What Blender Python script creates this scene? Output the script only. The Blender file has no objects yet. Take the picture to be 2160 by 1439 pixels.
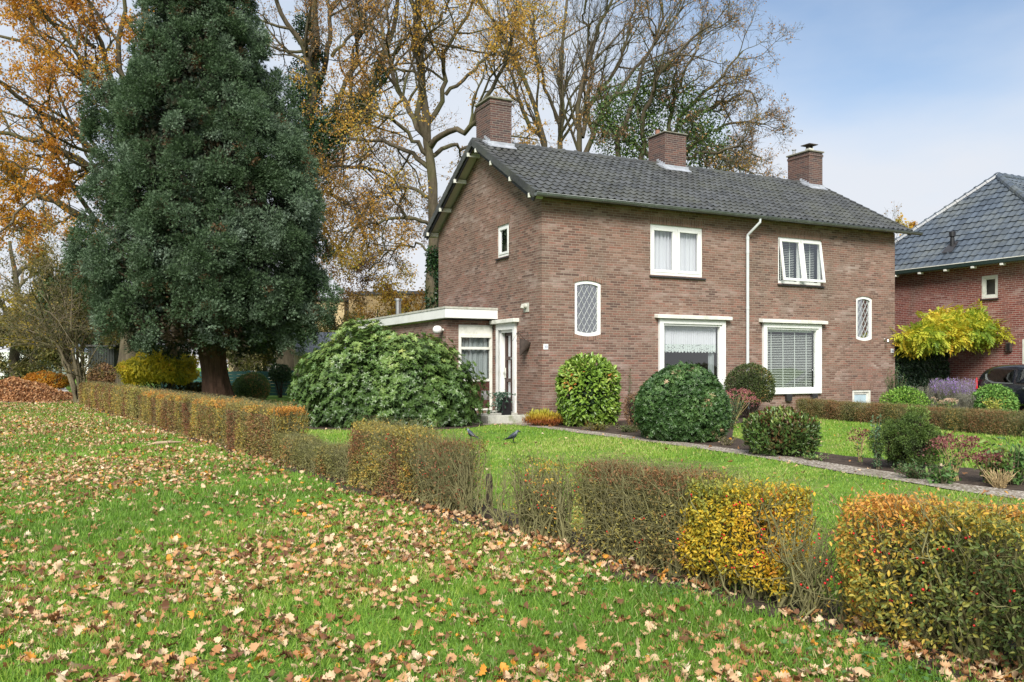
import bpy, math
import numpy as np
from mathutils import Vector, Matrix
rng = np.random.default_rng(11)
PI = math.pi
SC = bpy.context.scene
COL = SC.collection
# ------------------------------------------------------------------ camera frame (real positions are worked out from it)
FPX, HY, CX, CH = 1780.0, 772.0, 1080.0, 1.4
def W(x, y, d):
    return np.array([(x-CX)/FPX*d, d, CH+(HY-y)/FPX*d])
def WX(x, d): return (x-CX)/FPX*d
def G(x, y):
    d = FPX*CH/(y-HY)
    return np.array([(x-CX)/FPX*d, d, 0.0])

# ------------------------------------------------------------------ object helpers
def tag(o, label=None, cat=None, group=None, kind=None):
    if label: o['label'] = label
    if cat: o['category'] = cat
    if group: o['group'] = group
    if kind: o['kind'] = kind
    return o
def empty(name, loc, rz=0.0, label=None, cat=None, group=None):
    o = bpy.data.objects.new(name, None); COL.objects.link(o)
    o.location = loc; o.rotation_euler = (0, 0, rz); o.empty_display_size = .2
    return tag(o, label, cat, group)
def link(name, me, parent=None):
    o = bpy.data.objects.new(name, me); COL.objects.link(o)
    if parent is not None: o.parent = parent
    return o
def copy_tree(o, parent=None):
    c = o.copy(); COL.objects.link(c); c.parent = parent
    for ch in list(o.children): copy_tree(ch, c)
    return c

class MB:
    """collects hand built faces, links them as one mesh object"""
    def __init__(s, f=None):
        s.v = []; s.f = []; s.m = []; s.uv = {}; s.f_ = f; s.cur = 0
    def P(s, p):
        s.v.append(tuple(s.f_(p)) if s.f_ else tuple(p)); return len(s.v)-1
    def face(s, pts, uv=None):
        ids = [s.P(p) for p in pts]
        s.f.append(ids); s.m.append(s.cur)
        if uv is not None: s.uv[len(s.f)-1] = uv
        return ids
    def box(s, x0, x1, y0, y1, z0, z1):
        c = [(x0,y0,z0),(x1,y0,z0),(x1,y1,z0),(x0,y1,z0),(x0,y0,z1),(x1,y0,z1),(x1,y1,z1),(x0,y1,z1)]
        i = [s.P(p) for p in c]
        for q in ((0,3,2,1),(4,5,6,7),(0,1,5,4),(1,2,6,5),(2,3,7,6),(3,0,4,7)):
            s.f.append([i[k] for k in q]); s.m.append(s.cur)
    def prism(s, poly, a, b):
        """poly: list of 3-D points, a->b offset vector extrudes it"""
        n = len(poly); off = np.array(b)-np.array(a)
        i = [s.P(p) for p in poly]; j = [s.P(tuple(np.array(p)+off)) for p in poly]
        s.f.append(i[::-1]); s.m.append(s.cur); s.f.append(j); s.m.append(s.cur)
        for k in range(n):
            s.f.append([i[k], i[(k+1)%n], j[(k+1)%n], j[k]]); s.m.append(s.cur)
    def tube(s, pts, r, n=10, cap=True, half=None):
        pts = [np.array(p, float) for p in pts]
        rr = r if hasattr(r, '__len__') else [r]*len(pts)
        rings = []
        t0 = pts[1]-pts[0]; ref = np.array((0,0,1.)) if abs(t0[2]) < .9*np.linalg.norm(t0) else np.array((0,1.,0))
        for k, p in enumerate(pts):
            t = pts[min(k+1, len(pts)-1)]-pts[max(k-1, 0)]; t = t/np.linalg.norm(t)
            a = np.cross(ref, t); a /= np.linalg.norm(a); b = np.cross(t, a)
            ring = []
            cnt = n if half is None else n+1
            for q in range(cnt):
                th = 2*PI*q/n if half is None else half[0]+(half[1]-half[0])*q/n
                ring.append(s.P(p+rr[k]*(math.cos(th)*a+math.sin(th)*b)))
            rings.append(ring)
        for k in range(len(rings)-1):
            A, B = rings[k], rings[k+1]; m = len(A)
            for q in range(m if half is None else m-1):
                s.f.append([A[q], A[(q+1)%m], B[(q+1)%m], B[q]]); s.m.append(s.cur)
        if cap:
            s.f.append(rings[0][::-1]); s.m.append(s.cur); s.f.append(rings[-1]); s.m.append(s.cur)
    def lathe(s, prof, c=(0,0,0), n=16):
        rings = []
        for r, z in prof:
            rings.append([s.P((c[0]+r*math.cos(2*PI*q/n), c[1]+r*math.sin(2*PI*q/n), c[2]+z)) for q in range(n)])
        for A, B in zip(rings, rings[1:]):
            for q in range(n):
                s.f.append([A[q], A[(q+1)%n], B[(q+1)%n], B[q]]); s.m.append(s.cur)
        s.f.append(rings[0][::-1]); s.m.append(s.cur); s.f.append(rings[-1]); s.m.append(s.cur)
    def build(s, name, mats, parent=None, smooth=False, bevel=0, recalc=True):
        me = bpy.data.meshes.new(name); me.from_pydata(s.v, [], s.f)
        if not isinstance(mats, (list, tuple)): mats = [mats]
        for m in mats: me.materials.append(m)
        me.polygons.foreach_set('material_index', s.m)
        if recalc:
            import bmesh
            bm = bmesh.new(); bm.from_mesh(me); bmesh.ops.recalc_face_normals(bm, faces=bm.faces); bm.to_mesh(me); bm.free()
        uvl = me.uv_layers.new(name='UVMap').data
        for p in me.polygons:
            nx, ny, nz = abs(p.normal.x), abs(p.normal.y), abs(p.normal.z)
            cu = s.uv.get(p.index)
            for k, li in enumerate(p.loop_indices):
                c = me.vertices[me.loops[li].vertex_index].co
                if cu is not None: uvl[li].uv = cu[k]
                elif nz > .8: uvl[li].uv = (c.x, c.y)
                elif nx > ny: uvl[li].uv = (c.y, c.z)
                else: uvl[li].uv = (c.x, c.z)
        if smooth: me.polygons.foreach_set('use_smooth', [True]*len(me.polygons))
        me.update()
        o = link(name, me, parent)
        if bevel:
            b = o.modifiers.new('b', 'BEVEL'); b.width = bevel; b.segments = 2; b.limit_method = 'ANGLE'
        return o

# ------------------------------------------------------------------ numpy mesh makers
def np_mesh(name, V, loops, starts, mat, parent=None, tint=None, smooth=False):
    me = bpy.data.meshes.new(name)
    me.vertices.add(len(V)); me.vertices.foreach_set('co', np.ascontiguousarray(V, dtype=np.float32).ravel())
    me.loops.add(len(loops)); me.loops.foreach_set('vertex_index', np.ascontiguousarray(loops, dtype=np.int32))
    me.polygons.add(len(starts)); me.polygons.foreach_set('loop_start', np.ascontiguousarray(starts, dtype=np.int32))
    if smooth: me.polygons.foreach_set('use_smooth', np.ones(len(starts), dtype=bool))
    me.update(calc_edges=True)
    if tint is not None:
        a = me.attributes.new('tint', 'FLOAT', 'POINT'); a.data.foreach_set('value', np.ascontiguousarray(tint, dtype=np.float32))
    me.materials.append(mat)
    return link(name, me, parent)
def nrm(a): return a/np.maximum(np.linalg.norm(a, axis=-1, keepdims=True), 1e-9)
def frames(axis, nor):
    """columns: x = side, y = leaf axis, z = face normal"""
    y = nrm(axis); x = nrm(np.cross(y, nor)); z = np.cross(x, y)
    return np.stack([x, y, z], axis=-1)
def rand_dir(n, r=rng): return nrm(r.normal(size=(n, 3)))
def scatter(name, temps, P, R, S, tint, mat, parent=None, smooth=False):
    """temps: list of (verts, faces); every point gets one of them"""
    n = len(P); which = rng.integers(0, len(temps), n)
    Vs, Ls, Ss, Ts = [], [], [], []; vo = 0; lo = 0
    S = np.asarray(S, float)
    if S.ndim == 0: S = np.full(n, float(S))
    for k, (tv, tf) in enumerate(temps):
        ii = np.where(which == k)[0]
        if not len(ii): continue
        tv = np.asarray(tv, float)
        sc = S[ii][:, None, None] if S.ndim == 1 else S[ii][:, None, :]
        v = np.einsum('nij,nkj->nki', R[ii], tv[None]*sc)+P[ii][:, None, :]
        m = len(tv)
        fl = np.concatenate([np.array(f) for f in tf]); ln = np.array([len(f) for f in tf])
        st = np.concatenate([[0], np.cumsum(ln)[:-1]])
        Vs.append(v.reshape(-1, 3))
        Ls.append((fl[None]+(np.arange(len(ii))*m)[:, None]+vo).ravel())
        Ss.append((st[None]+(np.arange(len(ii))*len(fl))[:, None]+lo).ravel())
        Ts.append(np.repeat(np.asarray(tint)[ii], m))
        vo += len(ii)*m; lo += len(ii)*len(fl)
    return np_mesh(name, np.concatenate(Vs), np.concatenate(Ls), np.concatenate(Ss), mat, parent, np.concatenate(Ts), smooth)
def tubes_arrays(P, R, s):
    n, k, _ = P.shape
    T = np.gradient(P, axis=1); T = nrm(T)
    ref = np.where(np.abs(T[:, :1, 2:3]) > .8, np.array([[[1., .1, 0]]]), np.array([[[0, .1, 1.]]]))
    A = nrm(np.cross(np.broadcast_to(ref, T.shape), T)); B = np.cross(T, A)
    th = np.arange(s)*2*PI/s
    ring = P[:, :, None, :]+R[:, :, None, None]*(np.cos(th)[None, None, :, None]*A[:, :, None, :]+np.sin(th)[None, None, :, None]*B[:, :, None, :])
    V = ring.reshape(-1, 3)
    b = (np.arange(n)*k*s)[:, None, None]+(np.arange(k-1)*s)[None, :, None]; q = np.arange(s)[None, None, :]; q2 = (q+1) % s
    F = np.stack([b+q, b+q2, b+s+q2, b+s+q], axis=-1).reshape(-1, 4)
    return V, F
def tubes(name, groups, mat, parent=None, smooth=True):
    """groups: list of (P, R, sides)"""
    Vs, Fs, o = [], [], 0
    for P, R, s in groups:
        V, F = tubes_arrays(P, R, s); Vs.append(V); Fs.append(F+o); o += len(V)
    V = np.concatenate(Vs); F = np.concatenate(Fs)
    return np_mesh(name, V, F.ravel(), np.arange(len(F))*4, mat, parent, np.zeros(len(V)), smooth)

# leaf templates: lie in XY, grow along +Y, unit length
def t_quad(w=.5, bend=.08): return ([(0,0,0),(w/2,.45,bend),(0,1,0),(-w/2,.45,bend)], [(0,1,2,3)])
def t_leaf(w=.4, fold=.12, droop=.2):
    v = [(0,0,0),(w*.42,.28,fold),(w*.5,.6,fold*.8-droop*.3),(0,1,-droop),(-w*.5,.6,fold*.8-droop*.3),(-w*.42,.28,fold),(0,.3,0),(0,.62,-droop*.35)]
    return (v, [(0,1,6),(1,2,7,6),(2,3,7),(3,4,7),(4,5,6,7),(5,0,6)])
def t_oak(seed):
    r = np.random.default_rng(seed)
    prof = [(.03,0),(.09,.12),(.25,.2),(.15,.29),(.34,.4),(.2,.5),(.38,.62),(.22,.72),(.27,.84),(.1,.9)]
    c1, c2, tw = r.uniform(-2.2, 2.8), r.uniform(-1.2, 1.6), r.uniform(-1.3, 1.3)
    v = []; n = len(prof)
    def z(x, y): return c1*x*x+c2*(y-.5)**2*.8+tw*x*(y-.5)+.05*math.sin(9*y+seed)
    sx = r.uniform(.85, 1.15)
    for x, y in prof: v.append((x*sx, y+r.normal()*.015, z(x, y)))
    v.append((0, 1, z(0, 1)))
    for x, y in prof[::-1]: v.append((-x*sx, y+r.normal()*.015, z(-x, y)))
    mid = len(v)
    for x, y in prof: v.append((0, y, z(0, y)-.02))
    f = []
    for k in range(n-1):
        f.append((k, k+1, mid+k+1, mid+k)); f.append((mid+k, mid+k+1, 2*n-k-1, 2*n-k))
    f.append((n-1, n, mid+n-1)); f.append((mid+n-1, n, n+1))
    return (v, f)
def t_spray(seed, w=.8):
    """flat scaly conifer spray: a fan with a ragged edge"""
    r = np.random.default_rng(seed); v = [(0, 0, 0)]; m = 9
    for k in range(m):
        a = (k/(m-1)-.5)*1.9; rad = (1.0 if k % 2 == 0 else .42)*(1-.25*abs(a))*r.uniform(.85, 1.1)
        v.append((math.sin(a)*rad*w, math.cos(a)*rad, -.25*rad*rad+r.normal()*.04))
    return (v, [(0, k+1, k+2) for k in range(m-1)])
def t_blade(bend): return ([(-.5,0,0),(.5,0,0),(-.38,.55,bend*.3),(.38,.55,bend*.3),(0,1,bend)], [(0,1,3,2),(2,3,4)])
LEAF = [t_leaf(.4), t_leaf(.45, .16, .1), t_leaf(.36, .08, .3)]
QUAD = [t_quad(.55), t_quad(.65, .15)]
OAK = [t_oak(k) for k in range(14)]
SPRAY = [t_spray(k, .62) for k in range(6)]

# ------------------------------------------------------------------ materials
def newmat(name):
    m = bpy.data.materials.new(name); m.use_nodes = True
    nt = m.node_tree; nt.nodes.clear()
    return m, nt, nt.nodes, nt.links
def ND(nt, t, **kw):
    n = nt.nodes.new(t)
    for k, v in kw.items():
        if k.startswith('i_'):
            key = k[2:]; key = int(key) if key.isdigit() else key.replace('_', ' ')
            n.inputs[key].default_value = v
        else: setattr(n, k, v)
    return n
def math_n(nt, op, a, b=None, c=None, clamp=False):
    n = nt.nodes.new('ShaderNodeMath'); n.operation = op; n.use_clamp = clamp
    for k, x in enumerate((a, b, c)):
        if x is None: continue
        if isinstance(x, (int, float)): n.inputs[k].default_value = x
        else: nt.links.new(x, n.inputs[k])
    return n.outputs[0]
def ramp(nt, fac, stops, interp='LINEAR'):
    n = nt.nodes.new('ShaderNodeValToRGB'); cr = n.color_ramp; cr.interpolation = interp
    while len(cr.elements) > 1: cr.elements.remove(cr.elements[-1])
    for k, (p, c) in enumerate(stops):
        e = cr.elements[0] if k == 0 else cr.elements.new(p)
        e.position = p; e.color = (c[0], c[1], c[2], 1)
    nt.links.new(fac, n.inputs[0]); return n.outputs[0]
def mixc(nt, fac, a, b, typ='MIX'):
    n = nt.nodes.new('ShaderNodeMix'); n.data_type = 'RGBA'; n.blend_type = typ
    for s, x in ((n.inputs[0], fac), (n.inputs[6], a), (n.inputs[7], b)):
        if isinstance(x, (int, float)): s.default_value = x
        elif isinstance(x, tuple): s.default_value = (x[0], x[1], x[2], 1)
        else: nt.links.new(x, s)
    return n.outputs[2]
def noise(nt, scale, detail=4, vec=None, rough=.55, dim='3D'):
    n = nt.nodes.new('ShaderNodeTexNoise'); n.noise_dimensions = dim
    n.inputs['Scale'].default_value = scale; n.inputs['Detail'].default_value = detail; n.inputs['Roughness'].default_value = rough
    if vec is not None: nt.links.new(vec, n.inputs['Vector'])
    return n.outputs[0]
def finish(nt, col, rough=.7, bump=None, bdist=.01, spec=.5, metal=0, bstr=1.0, coat=0):
    p = nt.nodes.new('ShaderNodeBsdfPrincipled'); o = nt.nodes.new('ShaderNodeOutputMaterial')
    if isinstance(col, tuple): p.inputs['Base Color'].default_value = (*col, 1)
    else: nt.links.new(col, p.inputs['Base Color'])
    if isinstance(rough, (int, float)): p.inputs['Roughness'].default_value = rough
    else: nt.links.new(rough, p.inputs['Roughness'])
    p.inputs['Metallic'].default_value = metal; p.inputs['Specular IOR Level'].default_value = spec
    p.inputs['Coat Weight'].default_value = coat
    if bump is not None:
        b = nt.nodes.new('ShaderNodeBump'); b.inputs['Distance'].default_value = bdist; b.inputs['Strength'].default_value = bstr
        nt.links.new(bump, b.inputs['Height']); nt.links.new(b.outputs[0], p.inputs['Normal'])
    nt.links.new(p.outputs[0], o.inputs[0]); return p
def obj_co(nt): return nt.nodes.new('ShaderNodeTexCoord').outputs['Object']
def plain(name, c, rough=.6, var=.12, scale=6, bump=.0, spec=.5, metal=0, coat=0, dirt=None):
    m, nt, N, L = newmat(name); co = obj_co(nt)
    f = noise(nt, scale, 5, co)
    a = tuple(x*(1-var) for x in c); b = tuple(min(1, x*(1+var)) for x in c)
    col = ramp(nt, f, [(.3, a), (.7, b)])
    if dirt:
        col = mixc(nt, ramp(nt, noise(nt, scale*.6, 6, co, .7), [(.52, (0,0,0)), (.72, (1,1,1))]), col, dirt)
    finish(nt, col, rough, noise(nt, scale*14, 3, co) if bump else None, bump or .01, spec, metal, coat=coat)
    return m
def leafmat(name, stops, trans=.25, rough=.55, spec=.35, nscale=0):
    m, nt, N, L = newmat(name)
    at = nt.nodes.new('ShaderNodeAttribute'); at.attribute_name = 'tint'
    f = at.outputs['Fac']
    col = ramp(nt, f, stops)
    p = nt.nodes.new('ShaderNodeBsdfPrincipled'); L.new(col, p.inputs['Base Color'])
    p.inputs['Roughness'].default_value = rough; p.inputs['Specular IOR Level'].default_value = spec
    t = nt.nodes.new('ShaderNodeBsdfTranslucent'); L.new(col, t.inputs[0])
    mx = nt.nodes.new('ShaderNodeMixShader'); mx.inputs[0].default_value = trans
    L.new(p.outputs[0], mx.inputs[1]); L.new(t.outputs[0], mx.inputs[2])
    o = nt.nodes.new('ShaderNodeOutputMaterial'); L.new(mx.outputs[0], o.inputs[0])
    return m
def brickmat(name, cols, mortar, w=.22, h=.0625, swap=False, stain=True, dark=None, jit=.25):
    m, nt, N, L = newmat(name)
    uv = nt.nodes.new('ShaderNodeUVMap'); uv.uv_map = 'UVMap'
    sp = nt.nodes.new('ShaderNodeSeparateXYZ'); L.new(uv.outputs[0], sp.inputs[0])
    x, y = sp.outputs[0], sp.outputs[1]
    # slight waviness of the courses
    wob = noise(nt, 1.3, 2, uv.outputs[0]); 
    y = math_n(nt, 'ADD', y, math_n(nt, 'MULTIPLY', math_n(nt, 'SUBTRACT', wob, .5), .02))
    if swap: x, y = y, x
    ry = math_n(nt, 'DIVIDE', y, h); row = math_n(nt, 'FLOOR', ry)
    wn1 = nt.nodes.new('ShaderNodeTexWhiteNoise'); wn1.noise_dimensions = '1D'; L.new(row, wn1.inputs['W'])
    xx = math_n(nt, 'ADD', math_n(nt, 'DIVIDE', x, w), math_n(nt, 'ADD', math_n(nt, 'MULTIPLY', row, .5), math_n(nt, 'MULTIPLY', wn1.outputs['Value'], jit)))
    colm = math_n(nt, 'FLOOR', xx)
    fx = math_n(nt, 'FRACT', xx); fy = math_n(nt, 'FRACT', ry)
    ax = math_n(nt, 'MULTIPLY', math_n(nt, 'MINIMUM', fx, math_n(nt, 'SUBTRACT', 1.0, fx)), w)
    ay = math_n(nt, 'MULTIPLY', math_n(nt, 'MINIMUM', fy, math_n(nt, 'SUBTRACT', 1.0, fy)), h)
    dd = math_n(nt, 'MINIMUM', ax, ay)
    dd = math_n(nt, 'ADD', dd, math_n(nt, 'MULTIPLY', math_n(nt, 'SUBTRACT', noise(nt, 60, 2, uv.outputs[0]), .5), .004))
    mr = nt.nodes.new('ShaderNodeMapRange'); mr.inputs[1].default_value = .0035; mr.inputs[2].default_value = .0075
    L.new(dd, mr.inputs[0]); mask = mr.outputs[0]
    cb = nt.nodes.new('ShaderNodeCombineXYZ'); L.new(colm, cb.inputs[0]); L.new(row, cb.inputs[1])
    wn = nt.nodes.new('ShaderNodeTexWhiteNoise'); wn.noise_dimensions = '2D'; L.new(cb.outputs[0], wn.inputs['Vector'])
    big = noise(nt, .55, 3, uv.outputs[0])
    fac = math_n(nt, 'ADD', math_n(nt, 'MULTIPLY', wn.outputs['Value'], .85), math_n(nt, 'MULTIPLY', math_n(nt, 'SUBTRACT', big, .42), .9), clamp=True)
    n = len(cols); col = ramp(nt, fac, [(k/(n-1), c) for k, c in enumerate(cols)])
    col = mixc(nt, .5, col, ramp(nt, noise(nt, 35, 4, uv.outputs[0]), [(.3, (.55,.55,.55)), (.7, (1.25,1.25,1.25))]), 'MULTIPLY')
    if stain:
        mp = nt.nodes.new('ShaderNodeMapping'); mp.inputs['Scale'].default_value = (.5, 1.6, 1); L.new(uv.outputs[0], mp.inputs[0])
        e = ramp(nt, noise(nt, 1.4, 6, mp.outputs[0], .68), [(.5, (0,0,0)), (.7, (.8,.8,.8))])
        e2 = math_n(nt, 'MULTIPLY', e, wn.outputs['Value'])
        col = mixc(nt, e2, col, (.42,.36,.33))
        dk = nt.nodes.new('ShaderNodeMapping'); dk.inputs['Scale'].default_value = (1.2, .35, 1); L.new(uv.outputs[0], dk.inputs[0])
        col = mixc(nt, ramp(nt, noise(nt, 1.1, 5, dk.outputs[0], .6), [(.5, (0,0,0)), (.72, (.5,.5,.5))]), col, (.105,.085,.065))
    res = mixc(nt, mask, mortar, col)
    hgt = math_n(nt, 'ADD', mask, math_n(nt, 'MULTIPLY', noise(nt, 90, 3, uv.outputs[0]), .35))
    finish(nt, res, .85, hgt, .006, spec=.25)
    return m
M = {}
M['brick'] = brickmat('brick', [(.105,.064,.054),(.145,.08,.063),(.172,.097,.074),(.195,.115,.088),(.222,.136,.105),(.228,.107,.08),(.29,.19,.15)], (.3,.25,.2))
M['brick_soldier'] = brickmat('brick_soldier', [(.15,.085,.066),(.2,.11,.08),(.24,.135,.1),(.27,.16,.12)], (.3,.25,.2), w=.205, h=.058, swap=True, stain=False, jit=0)
M['brick_chimney'] = brickmat('brick_chimney', [(.06,.045,.045),(.085,.05,.048),(.11,.06,.052),(.15,.075,.06)], (.24,.21,.18), stain=False)
M['brick_red'] = brickmat('brick_red', [(.15,.045,.038),(.2,.06,.048),(.24,.075,.058),(.27,.1,.07)], (.42,.36,.32))
M['brick_yellow'] = brickmat('brick_yellow', [(.3,.21,.1),(.38,.27,.13),(.44,.31,.16)], (.35,.28,.18), w=.3, h=.12)
M['white'] = plain('white_paint', (.74,.75,.73), .35, .05, 3, dirt=(.62,.62,.57))
M['offwhite'] = plain('aged_white_paint', (.66,.66,.6), .5, .08, 5, dirt=(.4,.42,.34))
M['cream'] = plain('cream_soffit', (.5,.46,.36), .6, .06, 3)
M['concrete'] = plain('concrete', (.42,.42,.37), .85, .2, 9, .004, dirt=(.2,.22,.13))
M['stone_cap'] = plain('mossy_concrete', (.2,.19,.15), .9, .25, 9, .006, dirt=(.1,.12,.05))
M['zinc'] = plain('zinc', (.17,.185,.18), .42, .25, 4, metal=.45)
M['lead'] = plain('lead_flashing', (.36,.38,.42), .5, .25, 6, metal=.2)
M['pipe'] = plain('pipe_plastic', (.52,.55,.56), .45, .06, 4)
M['dark_tile'] = plain('sill_tile', (.03,.028,.03), .4, .2, 8)
M['brown_wood'] = plain('brown_door_wood', (.05,.024,.018), .45, .25, 10)
M['iron'] = plain('rusty_iron', (.05,.035,.028), .8, .3, 12)
M['black'] = plain('black_plastic', (.015,.015,.017), .4, .1, 4)
M['steel'] = plain('brushed_steel', (.5,.5,.5), .3, .1, 8, metal=.9)
M['globe'] = plain('opal_globe', (.75,.75,.72), .15, .02, 3)
M['room'] = plain('room_wall', (.22,.2,.17), .8, .1, 1)
M['bitumen'] = plain('bitumen_roof', (.08,.08,.08), .9, .3, 4)
M['number'] = plain('number_blue', (.06,.09,.2), .5, .05, 3)
M['plaque'] = plain('enamel_plaque', (.8,.82,.84), .25, .02, 3)
def glassmat(name, tint=(.75,.8,.78), refl=1.6):
    m, nt, N, L = newmat(name)
    tr = nt.nodes.new('ShaderNodeBsdfTransparent'); tr.inputs[0].default_value = (*tint, 1)
    gl = nt.nodes.new('ShaderNodeBsdfGlossy'); gl.inputs['Roughness'].default_value = .01; gl.inputs[0].default_value = (.95,.97,1,1)
    fr = nt.nodes.new('ShaderNodeLayerWeight'); fr.inputs[0].default_value = .5      # Facing is the same from both sides of the sheet
    nb = nt.nodes.new('ShaderNodeBump'); nb.inputs['Distance'].default_value = .02; nb.inputs['Strength'].default_value = .15
    L.new(noise(nt, 1.2, 1, obj_co(nt)), nb.inputs['Height']); L.new(nb.outputs[0], gl.inputs['Normal'])
    f = math_n(nt, 'MULTIPLY', math_n(nt, 'ADD', math_n(nt, 'POWER', fr.outputs['Facing'], 4.0), .045), refl, clamp=True)
    mx = nt.nodes.new('ShaderNodeMixShader'); L.new(f, mx.inputs[0]); L.new(tr.outputs[0], mx.inputs[1]); L.new(gl.outputs[0], mx.inputs[2])
    o = nt.nodes.new('ShaderNodeOutputMaterial'); L.new(mx.outputs[0], o.inputs[0]); return m
M['glass'] = glassmat('window_glass', (.93,.95,.95), 2.4)
M['oldglass'] = glassmat('leaded_glass', (.5,.52,.5), 7)
def clothmat(name, c, holes=False):
    m, nt, N, L = newmat(name)
    d = nt.nodes.new('ShaderNodeBsdfDiffuse'); t = nt.nodes.new('ShaderNodeBsdfTranslucent')
    d.inputs[0].default_value = (*c, 1); t.inputs[0].default_value = (*c, 1)
    mx = nt.nodes.new('ShaderNodeMixShader'); mx.inputs[0].default_value = .35
    L.new(d.outputs[0], mx.inputs[1]); L.new(t.outputs[0], mx.inputs[2])
    o = nt.nodes.new('ShaderNodeOutputMaterial')
    if holes:   # lace: small eyelets let the room show through
        tr = nt.nodes.new('ShaderNodeBsdfTransparent'); vo = nt.nodes.new('ShaderNodeTexVoronoi'); vo.inputs['Scale'].default_value = 22
        L.new(nt.nodes.new('ShaderNodeTexCoord').outputs['Object'], vo.inputs['Vector'])
        mr = math_n(nt, 'LESS_THAN', vo.outputs['Distance'], .32)
        m2 = nt.nodes.new('ShaderNodeMixShader'); L.new(math_n(nt, 'MULTIPLY', mr, .7), m2.inputs[0]); L.new(mx.outputs[0], m2.inputs[1]); L.new(tr.outputs[0], m2.inputs[2])
        L.new(m2.outputs[0], o.inputs[0])
    else: L.new(mx.outputs[0], o.inputs[0])
    return m
M['curtain'] = clothmat('net_curtain', (.84,.85,.9)); M['lace'] = clothmat('lace_curtain', (.75,.82,.8), True)
M['drape'] = clothmat('grey_drape', (.42,.47,.47))
M['blind'] = plain('blind_slats', (.6,.64,.6), .4, .03, 3)
def tilemat(name, base, moss, rough=.45, var=.35):
    m, nt, N, L = newmat(name)
    uv = nt.nodes.new('ShaderNodeUVMap'); uv.uv_map = 'UVMap'
    fl = nt.nodes.new('ShaderNodeVectorMath'); fl.operation = 'FLOOR'; L.new(uv.outputs[0], fl.inputs[0])
    wn = nt.nodes.new('ShaderNodeTexWhiteNoise'); wn.noise_dimensions = '2D'; L.new(fl.outputs[0], wn.inputs['Vector'])
    col = ramp(nt, wn.outputs['Value'], [(0, tuple(x*(1-var) for x in base)), (1, tuple(x*(1+var) for x in base))])
    co = obj_co(nt)
    col = mixc(nt, ramp(nt, noise(nt, .9, 6, co, .7), [(.45, (0,0,0)), (.7, (.75,.75,.75))]), col, moss)
    col = mixc(nt, ramp(nt, noise(nt, 30, 3, co, .7), [(.62, (0,0,0)), (.72, (.5,.5,.5))]), col, (.2,.2,.18))
    finish(nt, col, rough, noise(nt, 60, 3, co), .003, spec=.5); return m
M['tile'] = tilemat('concrete_roof_tile', (.055,.057,.058), (.08,.082,.062))
M['tile_blue'] = tilemat('glazed_roof_tile', (.062,.078,.1), (.13,.14,.13), .3, .25)

# ------------------------------------------------------------------ tiled roof slope
def tiled(name, mat, parent, O, U, S, width, length, tw=.21, ex=.31, hgt=.042, clip=None, ns=6):
    """O lower left corner, U unit vector along the eave, S unit vector up the slope"""
    import bmesh
    O, U, S = Vector(O), Vector(U), Vector(S); Nn = U.cross(S).normalized()
    if Nn.z < 0: Nn = -Nn
    prof = [0, .1, .45, 1.0, .75, .2]      # pan then roll
    nt_ = int(math.ceil(width/tw)); nr = int(math.ceil(length/ex))
    V, F, UV = [], [], []
    r = np.random.default_rng(5)
    for i in range(nr):
        s0 = i*ex; s1 = min(length, s0+ex+.02)
        jit = r.normal(0, .003, nt_+1)
        base = len(V)
        us = []
        for j in range(nt_*ns+1):
            u = min(width, j*tw/ns); us.append(u)
            h = hgt*prof[j % ns]+jit[min(nt_, j//ns)]
            V.append(O+U*u+S*(s0-.012+.012*prof[j % ns])+Nn*(h+.004))
            V.append(O+U*u+S*(s0-.012)+Nn*(h+.034))
            V.append(O+U*u+S*s1+Nn*(h+.004))
        for j in range(nt_*ns):
            if us[j] >= width: break
            a = base+3*j; tx = j//ns+.5
            F.append((a, a+3, a+4, a+1)); UV.append((tx, i+.5))
            F.append((a+1, a+4, a+5, a+2)); UV.append((tx, i+.5))
    me = bpy.data.meshes.new(name); me.from_pydata([tuple(v) for v in V], [], F)
    uvl = me.uv_layers.new(name='UVMap').data
    for p in me.polygons:
        for li in p.loop_indices: uvl[li].uv = UV[p.index]
    if clip:
        bm = bmesh.new(); bm.from_mesh(me)
        for co, no in clip:
            bmesh.ops.bisect_plane(bm, geom=bm.verts[:]+bm.edges[:]+bm.faces[:], plane_co=co, plane_no=no, clear_outer=True)
        bm.to_mesh(me); bm.free()
    me.materials.append(mat)
    me.update(); return link(name, me, parent)
# ================================================================== THE HOUSE
HC = (.7256, 20.5, 0.0); HA = math.atan2(.451, .892)
UX, VX = np.array([.892, .451]), np.array([-.451, .892])
def off(a, b, z=0): return np.array([HC[0]+a*UX[0]+b*VX[0], HC[1]+a*UX[1]+b*VX[1], z])
house = empty('brick_house', HC, HA, 'semi-detached two-storey house of brown brick with dark tiled gable roof and three chimneys', 'house')
LEN, DEP, WH = 12.47, 6.72, 5.5
EZ, OVH = 5.53, .33                       # roof plane height at the eave edge, eave overhang
RS = math.atan2(7.64-EZ, DEP/2+OVH)       # roof slope
RZ = EZ+(DEP/2+OVH)*math.tan(RS)
front = lambda p: (p[0], p[1], p[2])      # (along, inward, up)
gable = lambda p: (p[1], p[0], p[2])      # along = depth, inward = +u

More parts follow.
